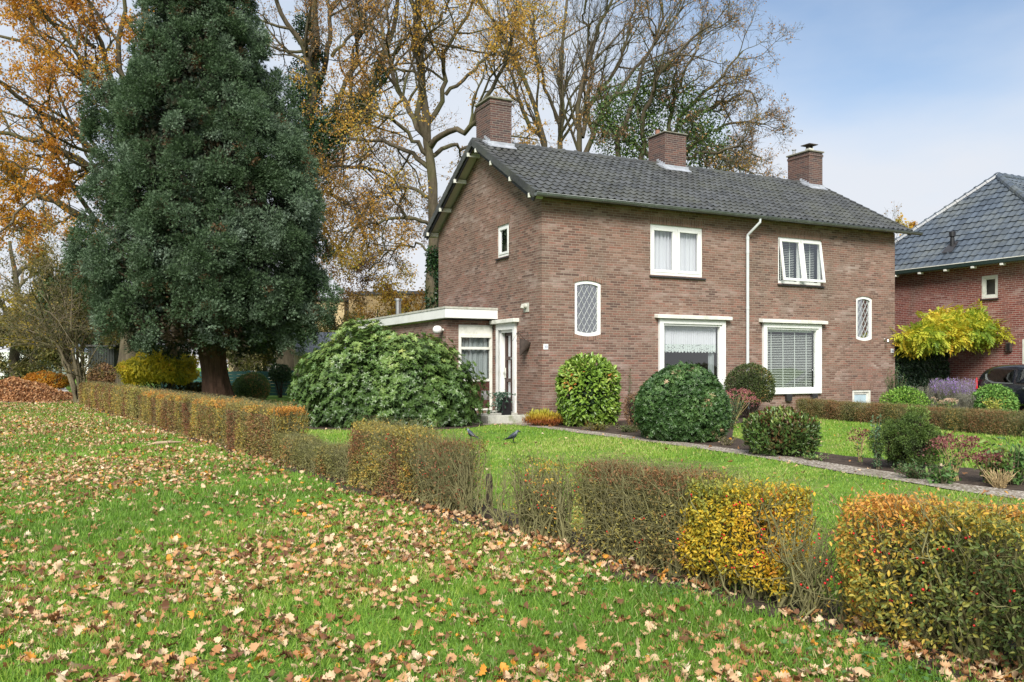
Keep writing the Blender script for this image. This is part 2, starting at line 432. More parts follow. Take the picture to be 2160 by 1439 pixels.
def arch_pts(a0, a1, z0, z1, rise, n=10, low=0.0):
    """window outline with a segmental head and a slightly bowed foot"""
    top = [(a1-(a1-a0)*k/n, z1-rise+rise*math.sin(PI*k/n)**.8) for k in range(n+1)]
    bot = [(a0+(a1-a0)*k/n, z0+low-low*math.sin(PI*k/n)**.8) for k in range(n+1)]
    return bot+top
def panel(mb, a0, a1, z0, z1, holes, y=0.0, reveal=.12):
    A = sorted({a0, a1, *[h[0] for h in holes], *[h[1] for h in holes]}); Z = sorted({z0, z1, *[h[2] for h in holes], *[h[3] for h in holes]})
    for i in range(len(A)-1):
        for j in range(len(Z)-1):
            ca, cz = (A[i]+A[i+1])/2, (Z[j]+Z[j+1])/2
            if any(h[0] < ca < h[1] and h[2] < cz < h[3] for h in holes): continue
            mb.face([(A[i], y, Z[j]), (A[i+1], y, Z[j]), (A[i+1], y, Z[j+1]), (A[i], y, Z[j+1])])
    for h in holes:
        b0, b1, c0, c1 = h[:4]
        if len(h) > 4:
            rise, low = h[4], h[5]; pts = arch_pts(b0, b1, c0, c1, rise, 10, low)
            n = 11
            bot, top = pts[:n], pts[n:]
            for k in range(n-1):
                if bot[k][1] > c0 or bot[k+1][1] > c0:
                    mb.face([(bot[k][0], y, c0), (bot[k+1][0], y, c0), (bot[k+1][0], y, bot[k+1][1]), (bot[k][0], y, bot[k][1])])
                mb.face([(top[k][0], y, c1), (top[k+1][0], y, c1), (top[k+1][0], y, top[k+1][1]), (top[k][0], y, top[k][1])])
            m = len(pts)
            for k in range(m):
                p, q = pts[k], pts[(k+1) % m]
                mb.face([(p[0], y, p[1]), (q[0], y, q[1]), (q[0], y+reveal, q[1]), (p[0], y+reveal, p[1])])
        else:
            for p, q in (((b0, c0), (b1, c0)), ((b1, c0), (b1, c1)), ((b1, c1), (b0, c1)), ((b0, c1), (b0, c0))):
                mb.face([(p[0], y, p[1]), (q[0], y, q[1]), (q[0], y+reveal, q[1]), (p[0], y+reveal, p[1])])
# openings (a0, a1, z0, z1)
ARL = (.93, 1.70, 2.14, 3.53, .07, .06); ARR = (10.78, 11.47, 2.16, 3.50, .07, .06)
UPL = (3.22, 4.94, 3.78, 5.10); UPR = (7.65, 9.35, 3.75, 5.07)
BGL = (3.47, 5.68, .62, 2.63); BGR = (7.05, 9.28, .60, 2.60)
BAS = (10.62, 11.42, .10, .68)
GW = (1.80, 2.49, 4.30, 5.15); DR = (1.34, 2.46, .20, 2.52)
mb = MB(front)
panel(mb, 0, LEN, 0, WH, [ARL, ARR, UPL, UPR, BGL, BGR, BAS])
mb.f_ = gable
gw = [GW, DR]
panel(mb, 0, DEP, 0, WH, gw)
pk = RZ-.12
mb.face([(0, 0, WH), (DEP, 0, WH), (DEP/2, 0, pk)])
mb.f_ = lambda p: (LEN-p[1], p[0], p[2])
panel(mb, 0, DEP, 0, WH, []); mb.face([(0, 0, WH), (DEP, 0, WH), (DEP/2, 0, pk)])
mb.f_ = lambda p: (p[0], DEP-p[1], p[2])
panel(mb, 0, LEN, 0, WH, [])
mb.build('wall', M['brick'], house, recalc=False)
# rooms behind the windows
mb = MB()
for x0, x1 in ((.3, 6.25), (6.42, 12.17)):
    for z0, z1 in ((.12, 2.75), (2.95, 5.4)):
        for pts in ([(x0,3.4,z0),(x1,3.4,z0),(x1,3.4,z1),(x0,3.4,z1)], [(x0,.3,z0),(x0,3.4,z0),(x0,3.4,z1),(x0,.3,z1)], [(x1,.3,z0),(x1,3.4,z0),(x1,3.4,z1),(x1,.3,z1)],
                    [(x0,.14,z0),(x1,.14,z0),(x1,3.4,z0),(x0,3.4,z0)], [(x0,.14,z1),(x1,.14,z1),(x1,3.4,z1),(x0,3.4,z1)]):
            mb.face(pts)
mb.build('interior', M['room'], house, recalc=False)

def soldier(name, f, a0, a1, z0, z1, rise=0, flip=False, parent=house, y=-.004, mat=None):
    m = MB(f); n = 10
    for k in range(n):
        s, t = k/n, (k+1)/n
        ds, dt = rise*math.sin(PI*s), rise*math.sin(PI*t)
        if flip: ds, dt = -ds, -dt
        A, B = a0+(a1-a0)*s, a0+(a1-a0)*t
        m.prism([(A, y, z0+ds), (B, y, z0+dt), (B, y, z1+dt), (A, y, z1+ds)], (0, 0, 0), (0, .02, 0)) if False else m.face([(A, y, z0+ds), (B, y, z0+dt), (B, y, z1+dt), (A, y, z1+ds)], [(A, z0-z0), (B, 0), (B, z1-z0), (A, z1-z0)])
    for z, e in ((z0, 0), (z1, 0)):
        for k in range(n):
            s, t = k/n, (k+1)/n; sg = -1 if flip else 1
            A, B = a0+(a1-a0)*s, a0+(a1-a0)*t
            m.face([(A, y, z+sg*rise*math.sin(PI*s)), (B, y, z+sg*rise*math.sin(PI*t)), (B, 0, z+sg*rise*math.sin(PI*t)), (A, 0, z+sg*rise*math.sin(PI*s))])
    return m.build(name, mat or M['brick_soldier'], parent, recalc=False)
soldier('brick_lintel', front, UPL[0]-.06, UPL[1]+.06, 5.10, 5.31)
soldier('brick_lintel', front, UPR[0]-.06, UPR[1]+.06, 5.07, 5.28)
soldier('brick_lintel', front, ARL[0]-.07, ARL[1]+.07, 3.465, 3.575, .07); soldier('brick_lintel', front, ARR[0]-.07, ARR[1]+.07, 3.435, 3.545, .07)
soldier('brick_sill', front, ARL[0]-.04, ARL[1]+.04, 2.10, 2.195, .06, True); soldier('brick_sill', front, ARR[0]-.04, ARR[1]+.04, 2.12, 2.215, .06, True)
soldier('brick_lintel', front, BAS[0]-.03, BAS[1]+.1, .68, .89)
soldier('brick_lintel', gable, GW[0]-.05, GW[1]+.05, 5.15, 5.34)

def ring(m, a0, a1, z0, z1, w, y0, y1, wb=None, wt=None):
    wb = w if wb is None else wb; wt = w if wt is None else wt
    m.box(a0, a1, y0, y1, z0, z0+wb); m.box(a0, a1, y0, y1, z1-wt, z1)
    m.box(a0, a0+w, y0, y1, z0+wb, z1-wt); m.box(a1-w, a1, y0, y1, z0+wb, z1-wt)
def curtain(name, f, a0, a1, z0, z1, y, mat, parent, amp=.03, freq=9, scallop=0, seed=0):
    r = np.random.default_rng(seed); m = MB(f); n = int((a1-a0)*60)
    ph = r.uniform(0, 6)
    def yy(t): return y+amp*(math.sin(t*freq*6.28+ph+1.3*math.sin(t*7+ph))+.5*math.sin(t*freq*14.7+1))
    for k in range(n):
        A, B = a0+(a1-a0)*k/n, a0+(a1-a0)*(k+1)/n
        lo = [z0-(scallop*abs(math.sin((t-a0)*PI/.11)) if scallop else 0) for t in (A, B)]
        m.face([(A, yy(A), lo[0]), (B, yy(B), lo[1]), (B, yy(B), z1), (A, yy(A), z1)])
    return m.build(name, mat, parent, smooth=False, recalc=False)
def sill(f, a0, a1, z, parent, y0=-.05, y1=.1):
    m = MB(f); m.prism([(a0, y0, z-.035), (a0, y1, z-.01), (a0, y1, z+.025), (a0, y0, z)], (a0, 0, 0), (a1, 0, 0))
    return m.build('sill', M['dark_tile'], parent)
# --- upper left window: two lights, net curtains
def double_window(op, y=.06, opened=False):
    a0, a1, z0, z1 = op; mid = (a0+a1)/2
    m = MB(front); ring(m, a0, a1, z0, z1, .065, y-.03, y+.05, .07, .075); m.box(mid-.04, mid+.04, y-.028, y+.05, z0+.07, z1-.075)
    w = m.build('window', M['white'], house, bevel=.004)
    sill(front, a0-.03, a1+.08, z0-.03, w)
    for s, (b0, b1) in enumerate(((a0+.068, mid-.043), (mid+.043, a1-.068))):
        c0, c1 = z0+.073, z1-.078
        if opened:      # top hung, pushed out at the foot
            b0 -= .03; b1 += .03; c0 -= .02; c1 += .02
            ang = math.radians(8)
            hz = c1
            def f(p, hz=hz, ang=ang, y=y):
                dy, dz = p[1]-(y-.035), p[2]-hz
                return (p[0], (y-.04)+dy*math.cos(ang)+dz*math.sin(ang), hz+dz*math.cos(ang)-dy*math.sin(ang))
        else: f = front
        g = MB(f); ring(g, b0, b1, c0, c1, .075, y-.04 if not opened else y-.08, y+.02 if not opened else y-.035)
        sh = g.build('sash', M['white'], w, bevel=.005)
        g = MB(f); yy = y if not opened else y-.055
        g.face([(b0+.07, yy, c0+.07), (b1-.07, yy, c0+.07), (b1-.07, yy, c1-.07), (b0+.07, yy, c1-.07)])
        g.build('pane', M['glass'], w, recalc=False)
    return w
def ring_(*a): pass
w = double_window(UPL)
curtain('curtain', front, 3.27, 4.05, 3.86, 5.03, .19, M['curtain'], w, .03, 9, seed=1)
curtain('curtain', front, 4.0, 4.88, 3.86, 5.03, .17, M['curtain'], w, .022, 12, seed=2)
def blinds(f, a0, a1, z0, z1, y, parent, pitch=.05, cords=4, tilt=.35):
    m = MB(f); n = int((z1-z0)/pitch); d = .024
    for k in range(n):
        z = z0+k*pitch
        m.face([(a0, y-d, z-d*tilt), (a1, y-d, z-d*tilt), (a1, y+d, z+d*tilt), (a0, y+d, z+d*tilt)])
        m.face([(a0, y-d, z-d*tilt-.004), (a1, y-d, z-d*tilt-.004), (a1, y-d, z-d*tilt), (a0, y-d, z-d*tilt)])
    m.box(a0, a1, y-.03, y+.03, z1-.01, z1+.05); m.box(a0, a1, y-.03, y+.03, z0-.05, z0-.02)
    for c in range(cords):
        x = a0+(a1-a0)*(c+.55)/(cords+.1)
        m.box(x-.012, x+.012, y-.034, y-.03, z0, z1)
    return m.build('blind', M['blind'], parent, recalc=False)
w = double_window(UPR, opened=True)
blinds(front, 7.74, 8.46, 3.86, 4.98, .22, w, cords=2); blinds(front, 8.54, 9.26, 3.86, 4.98, .22, w, cords=2)
# --- leaded arched windows
def arched(op, seed):
    a0, a1, z0, z1, rise, low = op; y = .05; t = .075
    o = arch_pts(a0, a1, z0, z1, rise, 10, low); i = arch_pts(a0+t, a1-t, z0+t+.01, z1-t, rise*.8, 10, low*.8)
    m = MB(front); n = len(o)
    for k in range(n):
        k2 = (k+1) % n
        p, q, r_, s_ = o[k], o[k2], i[k2], i[k]
        for yy in (y-.03, y+.04): m.face([(p[0], yy, p[1]), (q[0], yy, q[1]), (r_[0], yy, r_[1]), (s_[0], yy, s_[1])])
        m.face([(s_[0], y-.03, s_[1]), (r_[0], y-.03, r_[1]), (r_[0], y+.04, r_[1]), (s_[0], y+.04, s_[1])])
    w = m.build('window', M['white'], house)
    g = MB(front); g.face([(p[0], y+.02, p[1]) for p in i]); g.build('pane', M['oldglass'], w, recalc=False)
    # diagonal lead cames clipped to the pane
    L_ = MB(front); b0, b1, c0, c1 = a0+t, a1-t, z0+t+.02, z1-t-.02; px, pz = .155, .27; half = .006
    for sg in (1, -1):
        for k in range(-12, 16):
            # line: (x-b0)/px - sg*(z-c0)/pz = k/1
            pts = []
            N_ = 60
            for q in range(N_+1):
                z = c0+(c1-c0)*q/N_; x = b0+px*(k*1.0)+sg*(z-c0)*px/pz*1.0
                if b0 <= x <= b1:
                    pts.append((x, z))
            if len(pts) < 2: continue
            (x0, z0_), (x1, z1_) = pts[0], pts[-1]
            dx, dz = x1-x0, z1_-z0_; l = math.hypot(dx, dz); ex, ez = -dz/l*half, dx/l*half
            L_.prism([(x0-ex, y+.01, z0_-ez), (x1-ex, y+.01, z1_-ez), (x1+ex, y+.01, z1_+ez), (x0+ex, y+.01, z0_+ez)], (0, 0, 0), (0, .007, 0))
    L_.build('lead_lattice', M['leadcame'], w)
    return w
M['leadcame'] = plain('lead_came', (.4,.42,.42), .4, .1, 8)
w1 = arched(ARL, 1); w2 = arched(ARR, 2)
curtain('curtain', front, 10.84, 11.42, 2.2, 3.45, .24, M['drape'], w2, .02, 8, seed=4)
# --- big ground floor windows: boxed frames with a concrete hood
def big_window(op, z0v):
    a0, a1, z0, z1 = op; y = -.03
    m = MB(front); ring(m, a0, a1, z0, z1, .12, y-.05, .1, .13, .12)
    ring(m, a0+.12, a1-.12, z0+.13, z1-.12, .05, y-.01, .08)
    w = m.build('window', M['white'], house, bevel=.006)
    m = MB(front); m.prism([(a0-.12, -.17, z1+.01), (a0-.12, .02, z1+.03), (a0-.12, .02, z1+.13), (a0-.12, -.17, z1+.1)], (0, 0, 0), (a1-a0+.28, 0, 0))
    m.build('concrete_hood', M['offwhite'], w, bevel=.01)
    g = MB(front); g.face([(a0+.15, .03, z0+.16), (a1-.15, .03, z0+.16), (a1-.15, .03, z1-.16), (a0+.15, .03, z1-.16)]); g.build('pane', M['glass'], w, recalc=False)
    return w
w = big_window(BGL, 0)
curtain('lace_curtain', front, 3.66, 5.5, 1.98, 2.46, .13, M['curtain'], w, .012, 14, .0, seed=5)
curtain('lace_curtain', front, 3.66, 5.5, 1.80, 1.98, .131, M['lace'], w, .012, 14, .045, seed=5)
curtain('drape', front, 5.33, 5.5, .75, 2.46, .22, M['drape'], w, .02, 5, seed=6); curtain('drape', front, 3.62, 3.72, .75, 2.46, .22, M['drape'], w, .02, 5, seed=7)
w = big_window(BGR, 0)
blinds(front, 7.24, 9.09, .8, 2.38, .14, w, pitch=.048, cords=4)
m = MB(front)
for a in (8.02, 9.02): m.prism([(a-.08, -.1, .47), (a+.08, -.1, .47), (a+.1, -.12, .6), (a-.1, -.12, .6)], (0, 0, 0), (0, .12, 0))
# two separate window supports
m1 = MB(front); m1.prism([(8.0-.09, -.1, .40), (8.0+.09, -.1, .40), (8.0+.11, -.1, .595), (8.0-.11, -.1, .595)], (0,0,0), (0,.1,0)); m1.build('window_bracket', M['dark_tile'], w, bevel=.01)
m1 = MB(front); m1.prism([(9.0-.09, -.1, .40), (9.0+.09, -.1, .40), (9.0+.11, -.1, .595), (9.0-.11, -.1, .595)], (0,0,0), (0,.1,0)); m1.build('window_bracket', M['dark_tile'], w, bevel=.01)
# --- basement light
m = MB(front); ring(m, BAS[0], BAS[1], BAS[2], BAS[3], .08, .02, .1); ring(m, BAS[0]+.08, BAS[1]-.08, BAS[2]+.08, BAS[3]-.08, .06, .05, .1)
w = m.build('window', M['offwhite'], house, bevel=.004)
m = MB(front); m.face([(10.7, .07, .15), (11.34, .07, .15), (11.34, .07, .6), (10.7, .07, .6)]); m.build('pane', plain('frosted_pane', (.4,.52,.58), .25, .08, 5), w, recalc=False)
# --- gable window
m = MB(gable); ring(m, *GW, .07, .03, .1); ring(m, GW[0]+.07, GW[1]-.07, GW[2]+.07, GW[3]-.07, .06, .015, .07)
w = m.build('window', M['white'], house, bevel=.004)
m = MB(gable); m.face([(1.9, .05, 4.4), (2.4, .05, 4.4), (2.4, .05, 5.05), (1.9, .05, 5.05)]); m.build('pane', M['glass'], w, recalc=False)
sill(gable, GW[0]-.03, GW[1]+.05, GW[2]-.03, w)
# --- front door in the gable wall
m = MB(gable); ring(m, 1.34, 2.46, .20, 2.52, .13, -.06, .16, .001, .17)
m.box(1.47, 1.53, .0, .2, .2, 2.35); m.box(2.27, 2.33, .0, .2, .2, 2.35); m.box(1.47, 2.33, .0, .2, 2.28, 2.35)
m.box(2.33, 2.46, -.055, .2, .2, 2.35)
df = m.build('door_frame', M['white'], house, bevel=.006)
m = MB(gable); m.prism([(1.2, -.16, 2.52), (2.66, -.16, 2.52), (2.66, -.16, 2.62), (1.2, -.16, 2.62)], (0,0,0), (0,.17,0)); m.build('concrete_hood', M['offwhite'], df, bevel=.012)
m = MB(gable); yd = .12
m.box(1.53, 2.27, yd, yd+.05, .24, .48); m.box(1.53, 2.27, yd, yd+.05, 2.2, 2.28)
for a, b in ((1.53, 1.62), (1.87, 1.94), (2.18, 2.27)): m.box(a, b, yd, yd+.05, .48, 2.2)
for z in (1.02, 1.60): m.box(1.62, 2.18, yd+.002, yd+.052, z-.05, z+.05)
door = m.build('front_door', M['brown_wood'], house, bevel=.006)
m = MB(gable); m.face([(1.58, yd+.03, .45), (2.22, yd+.03, .45), (2.22, yd+.03, 2.24), (1.58, yd+.03, 2.24)]); m.build('pane', M['glass'], door, recalc=False)
curtain('curtain', gable, 1.56, 2.24, .42, 2.24, yd+.09, M['curtain'], door, .012, 14, seed=8)
m = MB(gable); m.box(2.2, 2.25, yd-.03, yd, 1.08, 1.35); m.tube([(2.225, yd-.03, 1.24), (2.225, yd-.07, 1.24), (2.1, yd-.07, 1.24)], .011, 8); m.build('handle', M['offwhite'], door)
m = MB(gable); m.box(1.68, 1.93, yd-.012, yd+.001, 1.575, 1.62); m.build('letter_slot', M['steel'], door, bevel=.004)
m = MB(gable); m.box(2.53, 2.58, -.03, 0, 1.5, 1.68); m.build('doorbell', M['black'], house, bevel=.008)
m = MB(gable); m.box(1.3, 2.52, -.32, .14, .0, .2); m.build('door_step', M['concrete'], house, bevel=.01)
# --- roof
S1 = (0, math.cos(RS), math.sin(RS)); SL = (DEP/2+OVH)/math.cos(RS); VO = .35
roof = tiled('roof', M['tile'], house, (-VO, -OVH, EZ), (1, 0, 0), S1, LEN+2*VO, SL)
m = MB(); m.box(-VO+.02, LEN+VO-.02, -OVH+.02, -OVH+.03, EZ-.05, EZ-.01)
S2 = (0, -math.cos(RS), math.sin(RS))
tiled('rear_slope', M['tile'], roof, (-VO, DEP+OVH, EZ), (1, 0, 0), S2, LEN+2*VO, SL)
# under boarding so that no light leaks through the tiles
m = MB(); th = .03
for sy in (1, -1):
    y0 = -OVH if sy == 1 else DEP+OVH; ym = DEP/2
    m.prism([(-VO+.03, y0, EZ-.012), (-VO+.03, ym, RZ-.012), (-VO+.03, ym, RZ-.05), (-VO+.03, y0, EZ-.05)], (0, 0, 0), (LEN+2*VO-.06, 0, 0))
m.build('roof_board', M['cream'], roof)
# ridge tiles
m = MB(); x = -VO
while x < LEN+VO:
    x1 = min(x+.42, LEN+VO+.02)
    m.tube([(x, DEP/2, RZ-.035), (x1-.09, DEP/2, RZ-.035), (x1-.08, DEP/2, RZ-.035), (x1, DEP/2, RZ-.035)], [.115, .118, .14, .14], 10, cap=True)
    x = x1
m.build('ridge_tiles', M['tile'], roof)
# verge tiles, stepped, on both gables
def verge(xside, sy):
    m = MB(); nr = int(SL/.31)+1; y0 = -OVH if sy == 1 else DEP+OVH
    for i in range(nr):
        s0, s1 = i*.31, min(SL, (i+1)*.31+.02); up0, up1 = .065, .045
        P = lambda s, h: (0, y0+sy*(s*math.cos(RS)-h*math.sin(RS)), EZ+s*math.sin(RS)+h*math.cos(RS))
        a, b, c, d = P(s0, -.13), P(s1, -.14), P(s1, up1), P(s0, up0)
        xa, xb = (xside-.03, xside+.01) if xside < 0 else (xside-.01, xside+.03)
        m.prism([(xa, *a[1:]), (xa, *b[1:]), (xa, *c[1:]), (xa, *d[1:])], (0, 0, 0), (xb-xa, 0, 0))
        w_ = .1
        a, b = P(s0, .035), P(s1, .02)
        xa2, xb2 = (xside-.01, xside+w_) if xside < 0 else (xside-w_, xside+.01)
        m.prism([(xa2, *a[1:]), (xa2, *b[1:]), (xa2, *c[1:]), (xa2, *d[1:])], (0, 0, 0), (xb2-xa2, 0, 0))
    return m.build('verge_tiles', M['tile'], roof, bevel=.006)
for sy in (1, -1): verge(-VO, sy); verge(LEN+VO, sy)
# barge boards + purlin ends on the near gable
m = MB()
for sy in (1, -1):
    y0 = -OVH if sy == 1 else DEP+OVH
    P = lambda s, h: (0, y0+sy*(s*math.cos(RS)-h*math.sin(RS)), EZ+s*math.sin(RS)+h*math.cos(RS))
    a, b, c, d = P(.05, -.24), P(SL, -.2), P(SL, -.055), P(.0, -.055)
    m.prism([(-VO+.02, *a[1:]), (-VO+.02, *b[1:]), (-VO+.02, *c[1:]), (-VO+.02, *d[1:])], (0,0,0), (.03, 0, 0))
m.build('barge_board', M['black'], roof)
m = MB()
for sy in (1, -1):
    y0 = -OVH if sy == 1 else DEP+OVH
    P = lambda s, h: (0, y0+sy*(s*math.cos(RS)-h*math.sin(RS)), EZ+s*math.sin(RS)+h*math.cos(RS))
    a, b, c, d = P(.0, -.09), P(SL-.03, -.09), P(SL-.03, -.06), P(.0, -.06)
    m.prism([(-VO+.055, *a[1:]), (-VO+.055, *b[1:]), (-VO+.055, *c[1:]), (-VO+.055, *d[1:])], (0,0,0), (VO-.057, 0, 0))
m.build('soffit', M['cream'], roof)
for sy in (1, -1):
    for s in (.35, 1.55, 2.85, 3.95):
        y0 = -OVH if sy == 1 else DEP+OVH
        yc = y0+sy*s*math.cos(RS); zc = EZ+s*math.sin(RS)-.20
        m = MB(); m.box(-VO-.035, .0, yc-.035, yc+.035, zc-.05, zc+.06); m.build('purlin_end', M['offwhite'], roof, bevel=.006)
# gutter
m = MB(); yg, zg = -OVH-.05, EZ-.02
m.tube([(-VO-.03, yg, zg), (LEN+VO+.06, yg, zg)], .075, 10, cap=False, half=(PI, 2*PI)) if False else None
nseg = 10
for xa, xb in ((-VO-.03, LEN+VO+.35),):
    for k in range(nseg):
        t0, t1 = PI+PI*k/nseg, PI+PI*(k+1)/nseg
        p = [(yg+.078*math.cos(t), zg+.078*math.sin(t)) for t in (t0, t1)]
        m.face([(xa, *p[0]), (xb, *p[0]), (xb, *p[1]), (xa, *p[1])])
    for xx in (xa, xb): m.face([(xx, yg+.078*math.cos(PI+PI*k/nseg), zg+.078*math.sin(PI+PI*k/nseg)) for k in range(nseg+1)])
m.tube([(-VO-.03, yg-.08, zg+.0), (LEN+VO+.35, yg-.08, zg+.0)], .011, 8)
gut = m.build('gutter', M['zinc'], house, recalc=False, smooth=True)
for k in range(25):
    x = -.1+k*.53
    if x > LEN+.45: break
    pts = [(x, yg+.084*math.cos(t), zg+.084*math.sin(t)) for t in np.linspace(PI, 2*PI, 8)]
    m = MB(); m.tube(pts, .007, 6); m.build('gutter_bracket', M['zinc'], gut)
# downpipe
m = MB(); m.tube([(6.62, yg, zg-.07), (6.62, yg, zg-.17), (6.45, -.085, 5.02), (6.45, -.08, 4.94), (6.45, -.08, .12)], [.036, .036, .036, .042, .042], 14)
for z in (4.93, 4.55, 3.0, 1.5): m.tube([(6.45, -.08, z-.04), (6.45, -.08, z+.04)], .047, 14)
m.build('downpipe', M['pipe'], house, smooth=False)
# chimneys
def chimney(x0, x1, y0, y1, zt, cap=.05):
    m = MB(); m.box(x0, x1, y0, y1, 6.9, zt); m.box(x0-.02, x1+.02, y0-.02, y1+.02, zt-.14, zt-.065) if cap > .04 else None
    c = m.build('chimney', M['brick_chimney'], roof)
    m = MB(); m.box(x0-.045, x1+.045, y0-.045, y1+.045, zt, zt+cap); m.build('chimney_cap', M['stone_cap'], c, bevel=.01)
    # stepped lead flashing
    m = MB(); zf = EZ+(y0+OVH)*math.tan(RS)
    m.prism([(x0-.09, y0-.16, zf-.03), (x0-.09, y0+.004, zf+.07), (x0-.09, y0+.004, zf+.16), (x0-.09, y0-.012, zf+.16), (x0-.09, y0-.012, zf+.085), (x0-.09, y0-.16, zf-.01)], (0,0,0), (x1-x0+.18, 0, 0))
    n = 4
    for side in (x0-.012, x1+.002):
        for k in range(n):
            ya = y0+(DEP/2-y0)*k/n; yb = y0+(DEP/2-y0)*(k+1)/n; za = EZ+(ya+OVH)*math.tan(RS)
            m.box(side, side+.01, ya, yb, za-.02, za+.22)
    for k in range(4):
        xa = x0-.1-.18*0; 
    m.prism([(x0-.11, y0-.1, zf-.0), (x0-.11, DEP/2-.12, RZ-.03), (x0-.11, DEP/2-.12, RZ+.02), (x0-.11, y0-.1, zf+.06)], (0,0,0), (.11, 0, 0))
    m.build('flashing', M['lead'], c)
    return c
c1 = chimney(.02, .68, 2.98, 3.9, 8.76)
c2 = chimney(5.92, 6.73, 2.95, 3.8, 8.55, .035)
c3 = chimney(11.93, 12.55, 2.95, 3.92, 8.66)
m = MB(); m.lathe([(.07, 0), (.07, .16), (.08, .17)], (5.98, 3.4, 8.56), 12); m.build('chimney_pot', plain('terracotta', (.25,.12,.08), .8), c2)
m = MB(); m.box(12.1, 12.3, 3.1, 3.3, 8.71, 8.83); m.build('chimney_pot', M['offwhite'], c3, bevel=.01)
m = MB(); m.prism([(12.0, 3.0, 8.93), (12.4, 3.0, 8.93), (12.4, 3.4, 8.93), (12.0, 3.4, 8.93)], (0,0,0), (0,0,.025)); m.box(12.12, 12.14, 3.12, 3.28, 8.82, 8.93); m.box(12.26, 12.28, 3.12, 3.28, 8.82, 8.93); m.build('chimney_cowl', M['iron'], c3)
m = MB(); m.lathe([(.05, 0), (.05, .16), (.08, .18), (.08, .2), (.02, .22)], (12.05, 3.75, 8.7), 12); m.build('chimney_cowl', M['steel'], c3)
m = MB(); m.lathe([(.14, 0), (.12, .12), (.08, .34), (.11, .36), (.1, .42)], (11.15, 3.9, 7.5), 12); m.build('roof_vent', M['dark_tile'], roof, smooth=False)
# vent hood on the gable, number plates, small wall lamp
m = MB(gable); m.box(.66, .92, -.02, 0, 2.75, 2.98); m.tube([(.79, -.02, 2.9), (.79, -.11, 2.9), (.79, -.13, 2.84)], [.07, .065, .05], 14); m.build('wall_vent', M['concrete'], house, bevel=.004)
def plate(x, txt, size, wdt=.13):
    m = MB(front); m.box(x, x+wdt, -.012, -.001, 1.80, 1.93); p = m.build('house_number', M['plaque'], house, bevel=.003)
    cu = bpy.data.curves.new('t', 'FONT'); cu.body = txt; cu.size = size; cu.extrude = .001; cu.align_x = 'CENTER'; cu.align_y = 'CENTER'
    to = bpy.data.objects.new('t', cu); COL.objects.link(to)
    dg = bpy.context.evaluated_depsgraph_get(); me = bpy.data.meshes.new_from_object(to.evaluated_get(dg)); bpy.data.objects.remove(to)
    me.materials.clear(); me.materials.append(M['number'])
    o = link('digits', me, p); o.rotation_euler = (PI/2, 0, 0); o.location = (x+wdt/2, -.0145, 1.862)
plate(.04, '30', .105); plate(12.28, '28', .105)
m = MB(front); m.box(11.97, 12.03, -.02, 0, 2.16, 2.24); m.tube([(12.0, -.02, 2.22), (12.0, -.1, 2.25), (11.96, -.16, 2.2)], .014, 8); m.lathe([(.03, 0), (.045, -.05), (.04, -.09), (.015, -.11)], (11.95, -.17, 2.2), 12); m.build('wall_lamp', M['steel'], house)

# ================================================================== FLAT ROOFED ANNEX
annex = empty('annex', off(0, 2.75), HA, 'single-storey brick annex with white fascia and flat roof, built against the side of the house', 'building')
AX0, AX1, AY0, AY1 = -1.38, -.005, 0.0, 7.5
m = MB(front); panel(m, AX0, AX1, 0, 2.62, [(-1.02, -.03, .2, 2.5)], 0.0)
m.f_ = lambda p: (AX0+p[1], p[0], p[2]); panel(m, AY0, AY1, 0, 2.62, [], 0.0)
m.f_ = lambda p: (p[0], AY1-p[1], p[2]); panel(m, AX0, -.005, 0, 2.62, [], 0.0)
m.build('wall', M['brick'], annex, recalc=False)
m = MB(); m.box(AX0+.2, -.02, .9, .92, .1, 2.6); m.build('interior', M['room'], annex)
m = MB()
ff = -.3; lf = AX0-.14
m.box(lf, -.004, ff, ff+.03, 2.66, 2.90); m.box(lf, lf+.03, ff+.03, AY1+.1, 2.66, 2.90)
m.box(lf+.03, -.006, ff+.03, AY1, 2.66, 2.68)
m.build('fascia', M['white'], annex, bevel=.004)
m = MB(); m.box(lf-.015, -.004, ff-.015, ff+.05, 2.902, 2.955); m.box(lf-.015, lf+.05, ff+.05, AY1+.1, 2.902, 2.955); m.build('roof_trim', M['concrete'], annex)
m = MB(); m.box(lf+.03, -.006, ff+.03, AY1, 2.87, 2.9); m.build('roof', M['bitumen'], annex)
m = MB(front); a0, a1 = -1.02, -.03
ring(m, a0, a1, .2, 2.5, .075, -.02, .06, .05, .05)
m.box(a0+.075, a1-.075, -.03, .06, 2.22, 2.45); m.box(a0+.05, a1-.05, -.05, .0, 2.16, 2.24)
m.box(a0+.075, a1-.075, -.015, .05, 1.84, 1.91); m.box(a0+.075, a1-.075, -.015, .05, .98, 1.05)
w = m.build('window', M['offwhite'], annex, bevel=.005)
m = MB(front); m.face([(a0+.07, .03, 1.04), (a1-.07, .03, 1.04), (a1-.07, .03, 2.2), (a0+.07, .03, 2.2)]); m.build('pane', M['glass'], w, recalc=False)
curtain('curtain', front, a0+.08, a1-.08, 1.05, 2.17, .12, M['drape'], w, .02, 7, seed=9)
m = MB(front)
for k in range(9): x = a0+.077+k*.094; m.box(x, x+.09, .01, .03, .25, .978)
pn = m.build('door_panel', plain('mahogany_boards', (.07,.028,.022), .4, .3, 8), w)
m = MB(front); m.box(-.36, -.1, -.0, .01, .48, .73); m.lathe([(.1, 0), (.1, .02), (.085, .03)], (0, 0, 0), 20) if False else None
m.tube([(-.23, 0, .605), (-.23, -.02, .605), (-.23, -.03, .605)], [.1, .1, .06], 20); m.build('pet_flap', M['steel'], w)
m = MB(); m.box(-1.38-.14, AX0, .12, .2, 2.3, 2.36) if False else None
